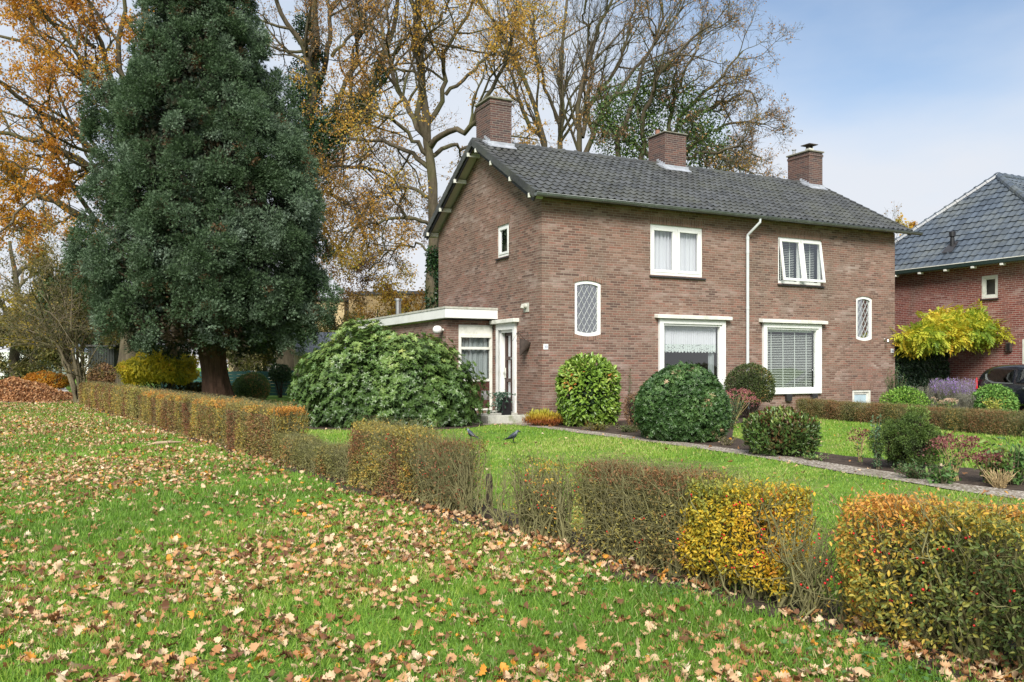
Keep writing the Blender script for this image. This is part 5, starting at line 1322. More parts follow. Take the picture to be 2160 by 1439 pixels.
def leafy(name, label, loc, h, spread, nst, nleaf, ls, lm, seed, cat='plant', temps=None, up=.3, stm=None, z0=.05):
    r = np.random.default_rng(seed); root = empty(name, (loc[0], loc[1], 0), 0, label, cat); Ls = []
    for k in range(nst):
        a = r.uniform(0, 2*PI); rr = spread*r.uniform(.2, 1); e = np.array([math.cos(a)*rr, math.sin(a)*rr, h*r.uniform(.6, 1.05)])
        Ls.append(smooth_line([(e[0]*.25, e[1]*.25, 0), (e[0]*.5, e[1]*.5, e[2]*.5), e], 6, .01, r))
    Ls = np.array(Ls); tubes('stems', [(Ls, np.tile(np.linspace(.006, .003, 6), (nst, 1)), 4)], stm or TWIG, root)
    idx = r.integers(0, nst, nleaf); x = r.uniform(z0, 1, nleaf)*5; i = np.minimum(x.astype(int), 4); f = (x-i)[:, None]
    P = Ls[idx, i]*(1-f)+Ls[idx, i+1]*f+r.normal(0, ls*.35, (nleaf, 3)); P[:, 2] = np.abs(P[:, 2])
    scatter('leaves', temps or LEAF, P, frames(rand_dir(nleaf, r)+np.array([0,0,up]), rand_dir(nleaf, r)+np.array([0,0,1.2])), r.uniform(.7, 1.2, nleaf)*ls, np.clip(.5*sn(P, 2, seed)+.5*r.random(nleaf), 0, 1), lm, root)
    return root
leafy('rose_plant', 'tall blue-green leafy plant standing left of the dwarf conifer', G(1852, 990), .72, .16, 8, 360, .05, leafmat('rose_leaf', [(0,(.05,.11,.06)),(1,(.15,.24,.12))], .2), 71)
leafy('hydrangea_bush', 'fresh green broad-leaved plant at the right edge of the narrow bed', G(2135, 1022), .5, .42, 26, 620, .085, SGR, 72)
leafy('green_plant', 'low broad-leaved green plant at the foot of the dark red sedum', G(1985, 1022), .2, .2, 14, 130, .085, SGR, 73)
leafy('green_plant', 'low leafy ground plant below the dwarf conifer', G(1935, 1010), .2, .34, 30, 420, .05, leafmat('ground_leaf', [(0,(.03,.07,.025)),(1,(.12,.2,.06))], .2), 74)
leafy('green_plant', 'small green seedling patch on the bare soil right of the red-tipped bush', G(1720, 972), .08, .22, 16, 130, .05, SGR, 75)
leafy('green_plant', 'straggly low plant with brown tips between the dome shrub and the red-tipped bush', G(1530, 940), .16, .25, 18, 120, .04, OLIVE, 76)
leafy('dry_grass', 'tuft of dry tan stalks in front of the fresh green plant at the right edge', G(2110, 1030), .22, .25, 50, 60, .03, STR, 77, stm=plain('straw_stem', (.38,.28,.14), .7, .2, 20))
for i, (x, y, w_, lab) in enumerate(((1195, 897, .35, 'low green ground cover in front of the laurel, left end'), (1262, 908, .45, 'pale green and brown ground cover at the foot of the laurel'), (1325, 912, .35, 'brown-tinged ground cover beside the path left of the dome shrub'))):
    leafy('ground_cover', lab, G(x, y), .14, w_, 40, 520, .045, (SGR, OLIVE, BUSH)[i], 80+i)
leafy('low_bush', 'green bush below the ball shrub, left of the right large window', (4.75, 18.6), .75, .4, 40, 1500, .05, DGREEN, 84, cat='bush')
leafy('low_bush', 'pale grey-green low plant in front of the pink sedum', (5.6, 18.4), .35, .4, 30, 600, .06, leafmat('grey_green', [(0,(.05,.1,.06)),(1,(.16,.24,.15))], .2), 85)
leafy('climber', 'thin climbing shoot growing up the wall between laurel and dome shrub', (3.0, 21.45), 1.35, .06, 4, 70, .06, DGREEN, 86)
# ---- driveway bed on the right
shrub('box_shrub', 'low bright green mound shrub at the right foot of the brick house', 'bush', off(10.4, -2.0), (.62, .55, .47), .32, LEAF, 3400, .06, leafmat('bright_green_leaf', [(0,(.07,.16,.02)),(.6,(.16,.32,.04)),(1,(.3,.42,.07))], .2), 91, lump=.1, inner=.4)
shrub('box_shrub', 'bright green mound shrub in front of the parked car', 'bush', off(12.3, -3.3), (.55, .5, .5), .36, LEAF, 3600, .075, leafmat('bright_green_leaf', [(0,(.06,.15,.03)),(.6,(.13,.28,.05)),(1,(.26,.4,.08))], .2), 92, lump=.12, inner=.4)
LAV = leafmat('lavender_flower', [(0,(.22,.16,.28)),(.5,(.36,.26,.55)),(1,(.5,.28,.85))], .3); LAVG = leafmat('grey_lavender_leaf', [(0,(.1,.11,.08)),(1,(.28,.26,.22))], .2)
def spikes(label, loc, n, h, spread, lm, seed):
    r = np.random.default_rng(seed); root = empty('lavender_bush', (*loc[:2], 0), 0, label, 'plant'); Ls = []
    for k in range(n):
        a = r.uniform(0, 2*PI); rr = spread*math.sqrt(r.random()); e = np.array([math.cos(a)*rr*1.15, math.sin(a)*rr*.8, h*r.uniform(.65, 1.05)])
        Ls.append(smooth_line([(e[0]*.45, e[1]*.45, 0), (e[0]*.7, e[1]*.7, e[2]*.55), e], 6, .006, r))
    Ls = np.array(Ls); tubes('stems', [(Ls, np.tile(np.linspace(.005, .003, 6), (n, 1)), 3)], plain('lavender_stem', (.24,.24,.17), .7, .2, 20), root)
    q = n*9; idx = r.integers(0, n, q); P = Ls[idx, 5]+(Ls[idx, 4]-Ls[idx, 5])*r.uniform(0, .9, (q, 1))+r.normal(0, .008, (q, 3))
    scatter('flowers', QUAD, P, frames(rand_dir(q, r), rand_dir(q, r)), r.uniform(.02, .035, q), r.random(q), lm, root)
    q = n*8; idx = r.integers(0, n, q); x = r.uniform(0, .7, q)*5; i = x.astype(int); P = Ls[idx, i]+r.normal(0, .03, (q, 3)); P[:, 2] = np.abs(P[:, 2])
    scatter('leaves', [t_quad(.2)], P, frames(rand_dir(q, r)+np.array([0,0,1.2]), rand_dir(q, r)), r.uniform(.04, .07, q), r.random(q), LAVG, root)
spikes('faded lavender bush right of the bright green mound', off(11.9, -1.5), 240, .8, .45, LAVG, 93)
spikes('purple flowering lavender bush in the middle of the driveway bed', off(12.4, -2.0), 460, 1.02, .6, LAV, 94)
spikes('grey seeded lavender bush in front, right of the pale hydrangea', off(12.0, -2.9), 260, .62, .42, LAVG, 95)
leafy('hydrangea_bush', 'hydrangea with cream and pale pink faded flower heads in front of the lavender', off(11.05, -2.7), .5, .4, 26, 420, .07, SGR, 96)
sedum('cluster of cream and pale pink hydrangea heads standing over the back hedge', off(11.05, -2.8), 11, .55, .4, 97, leafmat('cream_petal', [(0,(.5,.3,.2)),(1,(.75,.6,.45))], .3), .05)
leafy('hydrangea_bush', 'yellow-green hydrangea with a pink head at the right end of the driveway bed', off(11.2, -4.0), .55, .3, 24, 360, .09, leafmat('yellow_green_leaf', [(0,(.2,.26,.04)),(.8,(.45,.42,.08)),(1,(.5,.15,.14))], .25), 98)
leafy('conifer_shrub', 'upright dark green shrub with two tall shoots at the right corner of the brick house', off(11.35, -.9), 1.3, .34, 26, 2200, .06, CHOI, 99, cat='bush', temps=[t_quad(.25)])
leafy('dark_shrub', 'dark green leafy shrub behind the lavender, left of the car', off(13.6, -.9), .95, .5, 30, 1500, .08, SGR, 100, cat='bush')
# ivy wall and yellow wisteria crown in the gap
IVYW = leafmat('ivy_wall_leaf', [(0,(.012,.03,.014)),(.6,(.03,.07,.03)),(1,(.07,.13,.05))], .15, .35, .5)
iv = empty('ivy_hedge', off(14.15, .55), HA, 'tall block of dark ivy filling the gap between the two houses', 'hedge')
n = 15000; P = np.stack([rng.uniform(-1.6, 1.15, n), rng.uniform(-.35, .35, n), rng.uniform(0, 2.15, n)], 1); fr = rng.random(n) < .75; P[fr, 1] = -.35+np.abs(rng.normal(0, .07, fr.sum()))
P[:, 1] += .14*(sn(P, .7, 4)-.5); 
scatter('foliage', LEAF, P, frames(rand_dir(n)+np.array([0,-.3,-.9]), rand_dir(n)*.7+np.array([-.3,-1,.5])), rng.uniform(.07,.12,n), rng.random(n), IVYW, iv)
m = MB(); m.box(-1.5, .9, -.05, .25, 0, 2.0); m.build('wooden_screen', TWIGD, iv)
YG = leafmat('yellow_green_leaflet', [(0,(.14,.24,.03)),(.35,(.3,.4,.04)),(.7,(.6,.55,.05)),(1,(.65,.42,.04))], .4)
def t_pinnate(seed):
    r = np.random.default_rng(seed); V, F = [], []
    for k in range(9):
        y = .15+.1*k; sd = -1 if k % 2 else 1
        dirn = np.array([[sd*.8, .6, -.3]]) if k < 8 else np.array([[0, 1, -.4]])
        R = frames(dirn, np.array([[0, 0, 1.]]))[0]; tv, tf = t_quad(.45, .05); v = (R@(np.array(tv)*.4).T).T+np.array([0, y, -.35*y*y]); o = len(V); V.extend(v.tolist()); F.extend([tuple(i+o for i in f) for f in tf])
    return (V, F)
wi = empty('wisteria', off(14.2, .62), HA, 'spreading yellow-green climber crown with bright yellow leaves on top of the ivy', 'tree')
r = np.random.default_rng(31); cen = [(-1.3,-.2,2.35,.42),(-.75,-.4,2.6,.5),(-.15,-.4,2.7,.5),(.4,-.5,2.7,.55),(1.0,-.8,2.65,.5),(1.55,-1.1,2.55,.42),(-.5,-.7,2.5,.42),(.35,-.8,2.55,.42),(1.9,-1.4,2.4,.3),(-1.35,-.7,2.35,.33),(0,-.2,3.0,.35),(.9,-.6,3.1,.3)]
Ps = []
for cx_, cy_, cz_, rr in cen: v = rand_dir(230, r)*rr*r.random((230, 1))**.35*np.array([1.5, 1.2, .85]); Ps.append(v+np.array([cx_, cy_-.75, cz_-.1]))
P = np.concatenate(Ps); n = len(P)
scatter('foliage', [t_pinnate(k) for k in range(3)], P, frames(rand_dir(n, r)+np.array([0,-.2,-.5]), rand_dir(n, r)+np.array([0,0,1.3])), r.uniform(.2, .38, n), np.clip(.55*sn(P, .8, 3)+.5*r.random(n), 0, 1), YG, wi)
Ls = [smooth_line([(.1, .1, 0), (.15, 0, 1.2), (.1, -.1, 2.0), (c[0]*.6, c[1]*.6-.5, 2.3), (c[0], c[1]-.75, c[2])], 9, .02, r) for c in cen]
tubes('stems', [(np.array(Ls), np.tile(np.linspace(.045, .01, 9), (len(Ls), 1)), 6)], TWIGD, wi)

# ---- bent multi-stem hazel at the far end of the hedge
hz = np.array([G(152, 852)[0]+.2, 31.2, 0.]); root = empty('hazel_shrub', tuple(hz), 0, 'bent many-stemmed hazel with thin brown crown at the far end of the hedge', 'bush')
r = np.random.default_rng(55); LP = []
for tx, ty, mid in ((60,600,(125,740)),(90,610,(130,700)),(130,590,(145,720)),(170,600,(160,730)),(45,690,(120,720)),(200,640,(170,740)),(110,640,(128,760)),(30,640,(100,690)),(215,720,(175,780)),(150,560,(150,700)),(75,560,(120,680))):
    a, b, c = np.zeros(3), W(mid[0], mid[1], 31.2+r.normal(0,.4))-hz, W(tx, ty, 31.2+r.normal(0,1))-hz; a[:2] = r.normal(0, .15, 2); LP.append(smooth_line([a, b*.5+np.array([.1,0,0]), b, c], 12, .03, r))
LP = np.array(LP); LR = np.tile(np.linspace(.07, .015, 12), (len(LP), 1)); gs = [(LP, LR, 7)]; cur, cr = LP, LR; al = []
for m_, lf in ((8,.4),(6,.5),(5,.55)): cur, cr = spawn(cur, cr, m_, lf, 42, k=5, up=.03, wig=.2, rmin=.005, r=r); gs.append((cur, cr, 3)); al.append(cur)
tubes('stems', gs[:1], TWIG, root); tubes('twigs', gs[1:], TWIG, root)
Q = leaves_on(al[-1], 7000, .06, r); n = len(Q); scatter('leaves', QUAD, Q, frames(rand_dir(n, r), rand_dir(n, r)), r.uniform(.05, .1, n), r.random(n), OLIVE, root)

# ================================================================== HEDGES
def HP(d): return np.array([1.45-(d-4.76)*.665, d, 0.])
HD = nrm(np.array([-.665, 1, 0.])); HN = np.array([HD[1], -HD[0], 0.])
HB = leafmat('barberry_leaf', [(0,(.16,.06,.035)),(.25,(.3,.14,.06)),(.45,(.25,.2,.06)),(.65,(.36,.33,.08)),(.85,(.6,.34,.06)),(1,(.5,.12,.05))], .3)
HY_ = leafmat('yellow_barberry_leaf', [(0,(.16,.2,.06)),(.25,(.36,.36,.06)),(.5,(.68,.5,.04)),(.85,(.75,.46,.04)),(1,(.55,.16,.03))], .4)
HG = leafmat('green_orange_barberry_leaf', [(0,(.06,.1,.03)),(.3,(.15,.19,.05)),(.5,(.34,.32,.06)),(.72,(.62,.42,.06)),(.92,(.62,.27,.07)),(1,(.35,.07,.05))], .35)
BER = plain('red_berry', (.5,.015,.015), .25, .1, 20)
def hedge(label, p0, dirv, nor, Ls, w, h, nleaf, ls, lm, ntw, seed, twr=.0035, group='clipped hedge sections along the lawn', top=.0, bare=0.0, berries=0, tfun=None, temps=None, tops=1.0, fan=.0, name='hedge', hvar=.03, twl=1.0, endround=.12, twm=None, low=0.03):
    """p0 = front bottom corner, dirv along, nor across (towards the garden)"""
    r = np.random.default_rng(seed); root = empty(name, tuple(p0), math.atan2(dirv[1], dirv[0]), label, 'hedge', group)
    def hh(s): return h*(1+hvar*(np.sin(s*2.1+seed)+.6*np.sin(s*5.3+seed*2)))
    n = int(nleaf*1.5); s = r.uniform(0, Ls, n); t = r.uniform(0, 1, n)*w; z = r.uniform(low, 1, n)
    f = r.random(n); a_top = w*Ls*tops; a_side = h*Ls*2; a_end = h*w*2; tot = a_top+a_side+a_end+.25*(a_side)
    sel = r.random(n)*tot
    sh = np.abs(r.normal(0, .035, n))
    k1 = sel < a_top; k2 = (sel >= a_top) & (sel < a_top+a_side); k3 = (sel >= a_top+a_side) & (sel < a_top+a_side+a_end)
    z = z*hh(s)
    z[k1] = hh(s[k1])-sh[k1]*.8; fr = r.random(n) < .62; 
    t = np.where(k2, np.where(fr, sh, w-sh), t); s = np.where(k3, np.where(r.random(n) < .5, sh, Ls-sh), s)
    # round the shoulders and the ends, fluffy noise
    P = np.stack([s, -t, z], 1)   # local y is towards -normal after rotation (see below)
    top_in = np.clip((z/hh(s)-.86)/.14, 0, 1)**2*.07; ctr = -w/2
    P[:, 1] = ctr+(P[:, 1]-ctr)*(1-top_in/w*2)
    er = np.clip(1-np.minimum(s, Ls-s)/endround, 0, 1)**2*.3
    P[:, 1] = ctr+(P[:, 1]-ctr)*(1-er)
    und = np.clip(1-z/(h*.35), 0, 1); P[:, 1] = ctr+(P[:, 1]-ctr)*(1-und*fan)
    wn_ = (sn(P, 1.1, seed)-.5)*.1; P[:, 1] += np.where(t < w/2, wn_, -wn_)
    P += r.normal(0, .012, P.shape)*np.where(r.random(n) < .12, 3.2, 1)[:, None]
    dens = np.clip(1-bare*(1-np.clip((z/h-.7)/.3, 0, 1)), 0, 1)*(.45+.75*sn(P, 1.6, seed+1))*np.clip(.35+z/h*1.5, 0, 1)
    P = P[r.random(n) < dens][:nleaf]; n = len(P)
    ti = np.clip(.7*sn(P*np.array([1,1,.6]), .9, seed+2)+.55*(r.random(n)-.5)+.12, 0, 1)
    if tfun is not None: ti = tfun(P, ti, r)
    N_ = np.stack([r.normal(0,.4,n), np.where(P[:, 1] > ctr, 1.0, -1.0)*(P[:, 2] < h*.9), np.where(P[:, 2] > h*.88, 1.4, .3)], 1)
    R = frames(rand_dir(n, r)+np.array([0,0,.25])+.3*N_, rand_dir(n, r)*.8+N_)
    scatter('leaves', temps or LEAF[:2], P, R, r.uniform(.65, 1.25, n)*ls, ti, lm, root)
    if ntw:
        s0 = r.uniform(.05, Ls-.05, ntw); t0 = -w/2+r.normal(0, w*.12, ntw); cl = np.round(s0/.28)*.28; s0 = s0*.45+cl*.55
        lean = r.normal(0, .16, ntw); e = np.stack([np.clip(s0+lean*h*1.3, .01, Ls-.01), -r.uniform(.02, .98, ntw)*w, hh(s0)*r.uniform(.7, 1.0, ntw)*twl], 1)
        b = np.stack([s0, t0, np.zeros(ntw)], 1); md = b*.5+e*.5; md[:, :2] += (e-b)[:, :2]*.08; md += r.normal(0, .05, md.shape)
        K = 7; tt = np.linspace(0, 1, K)[None, :, None]; Q = (1-tt)**2*b[:, None]+2*tt*(1-tt)*md[:, None]+tt**2*e[:, None]; Q[:, 1:] += r.normal(0, .014, (ntw, K-1, 3))
        Rr = (r.uniform(.8, 2.3, ntw)*twr)[:, None]*np.linspace(1.3, .5, K)[None]
        Q2, R2 = spawn(Q, Rr, 5, .4, 58, k=5, up=.05, wig=.35, rf=.6, rmin=twr*.35, lmin=.05, tmin=.2, r=r)
        Q2[:, :, 2] = np.clip(Q2[:, :, 2], .01, h*1.12); Q2[:, :, 1] = np.clip(Q2[:, :, 1], -w*1.1, w*.1)
        tubes('stems', [(Q, Rr, 5), (Q2, R2, 3)], twm or TWIGH, root)
    if berries:
        P = np.stack([r.uniform(0, Ls, berries), -np.where(r.random(berries) < .75, r.uniform(-.02, .05, berries), r.uniform(0, w, berries)), r.uniform(h*.3, h*.98, berries)], 1)
        P = np.repeat(P, 2, 0)+r.normal(0, .012, (berries*2, 3))
        ico = [(0,0,1),(.9,0,.45),(.28,.85,.45),(-.72,.53,.45),(-.72,-.53,.45),(.28,-.85,.45),(.72,.53,-.45),(-.28,.85,-.45),(-.9,0,-.45),(-.28,-.85,-.45),(.72,-.53,-.45),(0,0,-1)]
        fc_ = [(0,1,2),(0,2,3),(0,3,4),(0,4,5),(0,5,1),(1,6,2),(2,7,3),(3,8,4),(4,9,5),(5,10,1),(6,7,2),(7,8,3),(8,9,4),(9,10,5),(10,6,1),(11,7,6),(11,8,7),(11,9,8),(11,10,9),(11,6,10)]
        tag(scatter('berries', [(ico, fc_)], P, frames(rand_dir(len(P), r), rand_dir(len(P), r)), r.uniform(.005, .0075, len(P)), r.random(len(P)), BER, root, True), kind='stuff')
    return root
TWIGH = bark('hedge_twig_bark', (.17,.145,.09), .003, (.21,.21,.08), .36, 12)
def hs(d0, d1): return np.linalg.norm(HP(d1)-HP(d0))
def topred(a=.3):
    def f(P, t, r): return np.clip(t, 0, 1)
    return f
hedge('far straight hedge section with green end, beyond the leaf-strewn lawn', HP(21.3), HD, HN, hs(21.3, 30.4), .55, .78, 26000, .045, HB, 900, 201, twr=.006, hvar=.015, tfun=lambda P, t, r: np.where(P[:, 0] < .9, np.where(r.random(len(t)) < .8, .55+.1*t, t), np.clip(t*.9, 0, 1)))
hedge('long trimmed hedge section with orange top in front of the conifer', HP(12.1), HD, HN, hs(12.1, 20.8), .55, .76, 62000, .032, HB, 2400, 202, twr=.0045, hvar=.02, tfun=lambda P, t, r: np.where(P[:, 2] > .67, np.clip(t+.32, 0, .9), t*.85))
hedge('very low cut-back green piece of hedge in the gap of the row', HP(9.8), HD, HN, hs(9.8, 12.15), .42, .4, 9000, .026, leafmat('low_hedge_leaf', [(0,(.12,.12,.05)),(.5,(.2,.2,.06)),(.8,(.28,.22,.06)),(1,(.4,.12,.05))], .25), 900, 203, twr=.003, hvar=.1, endround=.3)
hedge('square trimmed hedge block with yellow-green top and red leaves', HP(8.6), HD, HN, hs(8.6, 9.85), .45, .73, 15000, .026, HB, 450, 204, twr=.0038, tfun=lambda P, t, r: np.where((P[:, 2] > .66), np.clip(.5+.3*r.random(len(t)), 0, 1), np.where(P[:, 0] < .55, t, t*.8)), berries=12)
hedge('smaller hedge bush with grey twigs and thin orange top, right of the square block', HP(7.78), HD, HN, hs(7.78, 8.62), .42, .68, 4200, .026, HB, 380, 205, twr=.0036, bare=.72, fan=.35, berries=4)
hedge('half-bare hedge bush with fanned woody stems and scattered red leaves', HP(6.5), HD, HN, hs(6.5, 7.0), .34, .64, 1300, .026, HG, 95, 206, twr=.0042, bare=.7, fan=.55, berries=8, twl=1.0, endround=.2)
hedge('thin straggly hedge remnant with only a few twigs, in the widest gap', HP(7.05), HD, HN, hs(7.05, 7.55), .3, .5, 160, .024, HG, 22, 207, twr=.0032, bare=.4, fan=.4, twl=.95)
hedge('long brown mostly leafless hedge block left of the yellow one', HP(5.3), HD, HN, hs(5.3, 6.3), .5, .655, 9500, .024, HB, 800, 208, twr=.0036, bare=.5, fan=.3, berries=10, tfun=lambda P, t, r: np.where(P[:, 2] > .55, t*.5, .3+t*.5))
hedge('bright yellow-leaved hedge bush on woody stems', HP(4.78), HD, HN, hs(4.78, 5.38), .5, .65, 11000, .029, HY_, 160, 209, endround=.28, twr=.0045, fan=.45, berries=34, low=.12, tfun=lambda P, t, r: np.where(P[:, 2] > .58, np.where(r.random(len(t)) < .5, .1+.15*t, t), t))
hedge('sparse low hedge twigs in the gap right of the yellow bush', HP(4.42), HD, HN, hs(4.42, 4.76), .36, .5, 520, .024, HG, 60, 210, twr=.0028, bare=.5, fan=.5, berries=10)
hedge('nearest big hedge bush, orange, green and yellow with red berries, at the right edge', HP(2.75), HD, HN, hs(2.75, 4.42), .6, .675, 24000, .029, HG, 520, 211, twr=.0045, fan=.25, berries=90, bare=.15, tfun=lambda P, t, r: np.clip(t-.25*np.clip((1.3-P[:, 0])/1.1, 0, 1)+.3*np.clip((P[:, 0]-1.1)/.7, 0, 1)+.24*(P[:, 2] > .6)+.03, 0, .88))
# back hedge between the two front gardens
q0, q1 = G(2230, 932), G(1655, 872); q1 = np.array([7.75, 23.3, 0]); dv_ = nrm(q1-q0); nv_ = np.array([dv_[1], -dv_[0], 0])
hedge('long low brown-green hedge dividing the two front gardens', q0, dv_, nv_, np.linalg.norm(q1-q0), .5, .47, 34000, .03, leafmat('back_hedge_leaf', [(0,(.2,.09,.04)),(.3,(.26,.15,.06)),(.6,(.17,.16,.05)),(.85,(.1,.13,.04)),(1,(.42,.26,.07))], .2), 1500, 212, twr=.004, hvar=.02, group=None)
# stake in the gap
ps = G(1003, 1098); st = empty('wooden_stake', (ps[0]+.12, ps[1]+.1, 0), 0, 'short weathered wooden stake in the hedge gap', 'stake'); m = MB(); m.lathe([(.035, 0), (.032, .38), (.02, .41)], (0,0,0), 9); m.build('stake', TWIGD, st)
# ================================================================== GROUND
def groundmat():
    m, nt, N, L = newmat('lawn_soil'); co = obj_co(nt)
    a = ramp(nt, noise(nt, 1.1, 5, co), [(.3, (.09,.16,.03)), (.55, (.14,.24,.035)), (.75, (.18,.25,.05))])
    b = ramp(nt, noise(nt, 28, 4, co, .7), [(.3, (.55,.55,.55)), (.7, (1.4,1.4,1.4))])
    col = mixc(nt, 1.0, a, b, 'MULTIPLY')
    sp = nt.nodes.new('ShaderNodeSeparateXYZ'); L.new(co, sp.inputs[0])
    far = nt.nodes.new('ShaderNodeMapRange'); far.inputs[1].default_value = 8; far.inputs[2].default_value = 26; L.new(sp.outputs[1], far.inputs[0])
    finish(nt, col, .95, noise(nt, 45, 4, co), .02, spec=.1); return m
def flat(name, pts, z, mat, label=None):
    me = bpy.data.meshes.new(name); me.from_pydata([(p[0], p[1], z) for p in pts], [], [tuple(range(len(pts)))]); me.materials.append(mat)
    o = link(name, me); o['kind'] = 'structure'; return o
flat('lawn', [(-400, -60), (400, -60), (400, 600), (-400, 600)], 0, groundmat())
def soilmat():
    m, nt, N, L = newmat('bed_soil'); co = obj_co(nt)
    f = noise(nt, 9, 7, co, .7); col = ramp(nt, f, [(.3, (.035,.025,.02)), (.55, (.075,.056,.043)), (.75, (.14,.11,.085))])
    finish(nt, col, .95, f, .04, spec=.15); return m
SOIL = soilmat()
def pathmat():
    m, nt, N, L = newmat('washed_gravel_concrete'); co = obj_co(nt)
    v = nt.nodes.new('ShaderNodeTexVoronoi'); v.inputs['Scale'].default_value = 42; L.new(co, v.inputs['Vector'])
    wn = nt.nodes.new('ShaderNodeTexWhiteNoise'); L.new(v.outputs['Position'], wn.inputs['Vector'])
    col = ramp(nt, wn.outputs['Value'], [(0, (.1,.08,.06)), (.4, (.22,.18,.14)), (.75, (.36,.32,.27)), (1, (.55,.5,.44))])
    col = mixc(nt, ramp(nt, noise(nt, 1.6, 5, co, .7), [(.45, (0,0,0)), (.7, (.6,.6,.6))]), col, (.12,.11,.07))
    finish(nt, col, .9, v.outputs['Distance'], .01, spec=.2); return m
PATHM = pathmat()
near = [(1085,897),(1130,902.6),(1250,918),(1392,936),(1500,951),(1600,966),(1700,983),(1780,998),(1921,1020),(2026,1038),(2160,1056),(2300,1078)]
farr = [(2300,1058),(2160,1039),(2026,1022.5),(1930,1005),(1780,982.5),(1700,970),(1600,955),(1500,942),(1392,928),(1250,911),(1140,898),(1105,888),(1000,882),(985,897)]
pathp = [G(*p)[:2] for p in near+farr]
flat('path', pathp, .012, PATHM)
bedp = [G(1140,898)[:2], *[G(*p)[:2] for p in [(1250,911),(1392,928),(1500,942),(1600,955),(1700,970),(1780,982.5),(1930,1005),(2026,1022.5),(2160,1039),(2300,1058)]], *[G(*p)[:2] for p in [(2300,1020),(2160,1000),(1900,973),(1780,962),(1695,950),(1600,937),(1545,922),(1548,895)]], off(6.9, -1.0)[:2], off(7.2, 0)[:2], off(.0, 0)[:2], off(-.3, -.9)[:2]]
flat('flower_bed', bedp, .006, SOIL)
bed2 = [off(10.0, -.1)[:2], off(9.9, -2.6)[:2], off(10.3, -6.2)[:2], off(12.95, -6.6)[:2], off(12.95, -1.6)[:2], off(14.6, -1.0)[:2], off(15.3, 1.6)[:2], off(12.5, 1.6)[:2]]
flat('flower_bed', bed2, .006, SOIL)
drive = [off(13.0, -9)[:2], off(15.45, -9)[:2], off(15.45, 5)[:2], off(12.6, 5)[:2], off(12.6, 1.6)[:2], off(14.0, -1)[:2]]
flat('driveway', drive, .003, plain('clinker_paving', (.16,.12,.1), .9, .25, 12, .01))
hp = [HP(2.3)+HN*-.12, HP(30.8)+HN*-.1, HP(30.8)+HN*.62, HP(2.3)+HN*.7]
hr = [np.array([HP(d)+HN*(-.1+.09*math.sin(d*3.1)+.06*math.sin(d*7.7)) for d in np.linspace(2.3, 30.8, 80)]), np.array([HP(d)+HN*(.66+.08*math.sin(d*2.3)+.05*math.sin(d*6.1)) for d in np.linspace(30.8, 2.3, 80)])]
hedgep = np.concatenate(hr)[:, :2]
flat('hedge_bed', hedgep, .005, SOIL)
rho_bed = [(-3.0+2.5*math.cos(a)*(1+.06*math.sin(5*a)), 20.0+1.75*math.sin(a)) for a in np.linspace(0, 2*PI, 30)[:-1]]
flat('flower_bed', rho_bed, .0075, SOIL)
road = [G(-700, 853.5)[:2], G(158, 852.5)[:2], G(158, 848.5)[:2], G(-700, 849)[:2]]
flat('footpath', road, .008, plain('grey_paving', (.2,.19,.17), .9, .2, 5))
rd2 = [G(148, 836)[:2], G(135, 822)[:2], G(90, 808)[:2], G(55, 800)[:2], G(62, 803)[:2], G(100, 820)[:2], G(128, 838)[:2]]
flat('footpath', [G(150, 832)[:2], G(138, 818)[:2], G(90, 808)[:2], G(30, 801)[:2], G(20, 804)[:2], G(80, 815)[:2], G(125, 830)[:2]], .008, plain('pale_asphalt', (.42,.4,.38), .85, .12, 3))

# ================================================================== GRASS, LEAVES
def inpoly(P, poly):
    poly = np.array(poly); x, y = P[:, 0], P[:, 1]; c = np.zeros(len(P), bool); j = len(poly)-1
    for i in range(len(poly)):
        xi, yi, xj, yj = *poly[i], *poly[j]
        c ^= ((yi > y) != (yj > y)) & (x < (xj-xi)*(y-yi)/(yj-yi+1e-12)+xi); j = i
    return c
def local(P): 
    q = P[:, :2]-np.array(HC[:2]); return q@UX, q@VX
def free(P, hedge_keep=.12, r=rng):
    a, b = local(P); ok = ~((a > -.02) & (a < LEN) & (b > 0) & (b < DEP)) & ~((a > -1.4) & (a < 0) & (b > 2.7) & (b < 10.5))
    ok &= ~inpoly(P, pathp) & ~inpoly(P, bedp) & ~inpoly(P, bed2) & ~inpoly(P, drive) & ~inpoly(P, road)
    ok &= ~(inpoly(P, rho_bed)); ok &= ~(inpoly(P, hedgep) & (r.random(len(P)) > hedge_keep)); return ok
def sample(n, d0, d1, power, fan=.72, r=rng):
    """ground points with density falling as 1/d**power (per unit area)"""
    q = 2-power
    u = r.random(n); d = d0*(d1/d0)**u if abs(q) < 1e-6 else (d0**q+u*(d1**q-d0**q))**(1/q)
    return np.stack([r.uniform(-fan, fan, n)*d, d, np.zeros(n)], 1)
GRS = leafmat('grass_blade', [(0,(.13,.2,.035)),(.35,(.13,.27,.035)),(.6,(.2,.36,.045)),(.93,(.33,.44,.07)),(1,(.5,.45,.2))], .4, .5)
r = np.random.default_rng(101)
n = 620000; P = sample(n, 2.1, 34, 1.75, r=r); P = P[free(P, r=r)]
side_ = (P[:, 0]-(1.45-(P[:, 1]-4.76)*.665)) > 0
clump = .6*sn(P, .35, 5)+.4*sn(P, 1.7, 6)
P = P[r.random(len(P)) < .2+1.0*clump]; n = len(P); d = P[:, 1]
side_ = (P[:, 0]-(1.45-(P[:, 1]-4.76)*.665)) > 0
cl = .6*sn(P, .35, 5)+.4*sn(P, 1.7, 6)
hgt = (.022+.045*cl)*r.uniform(.6, 1.3, n)*np.where(side_, .75, 1.0)*(1+.02*d); wd = (.0028+.00075*d)*r.uniform(.7, 1.3, n)
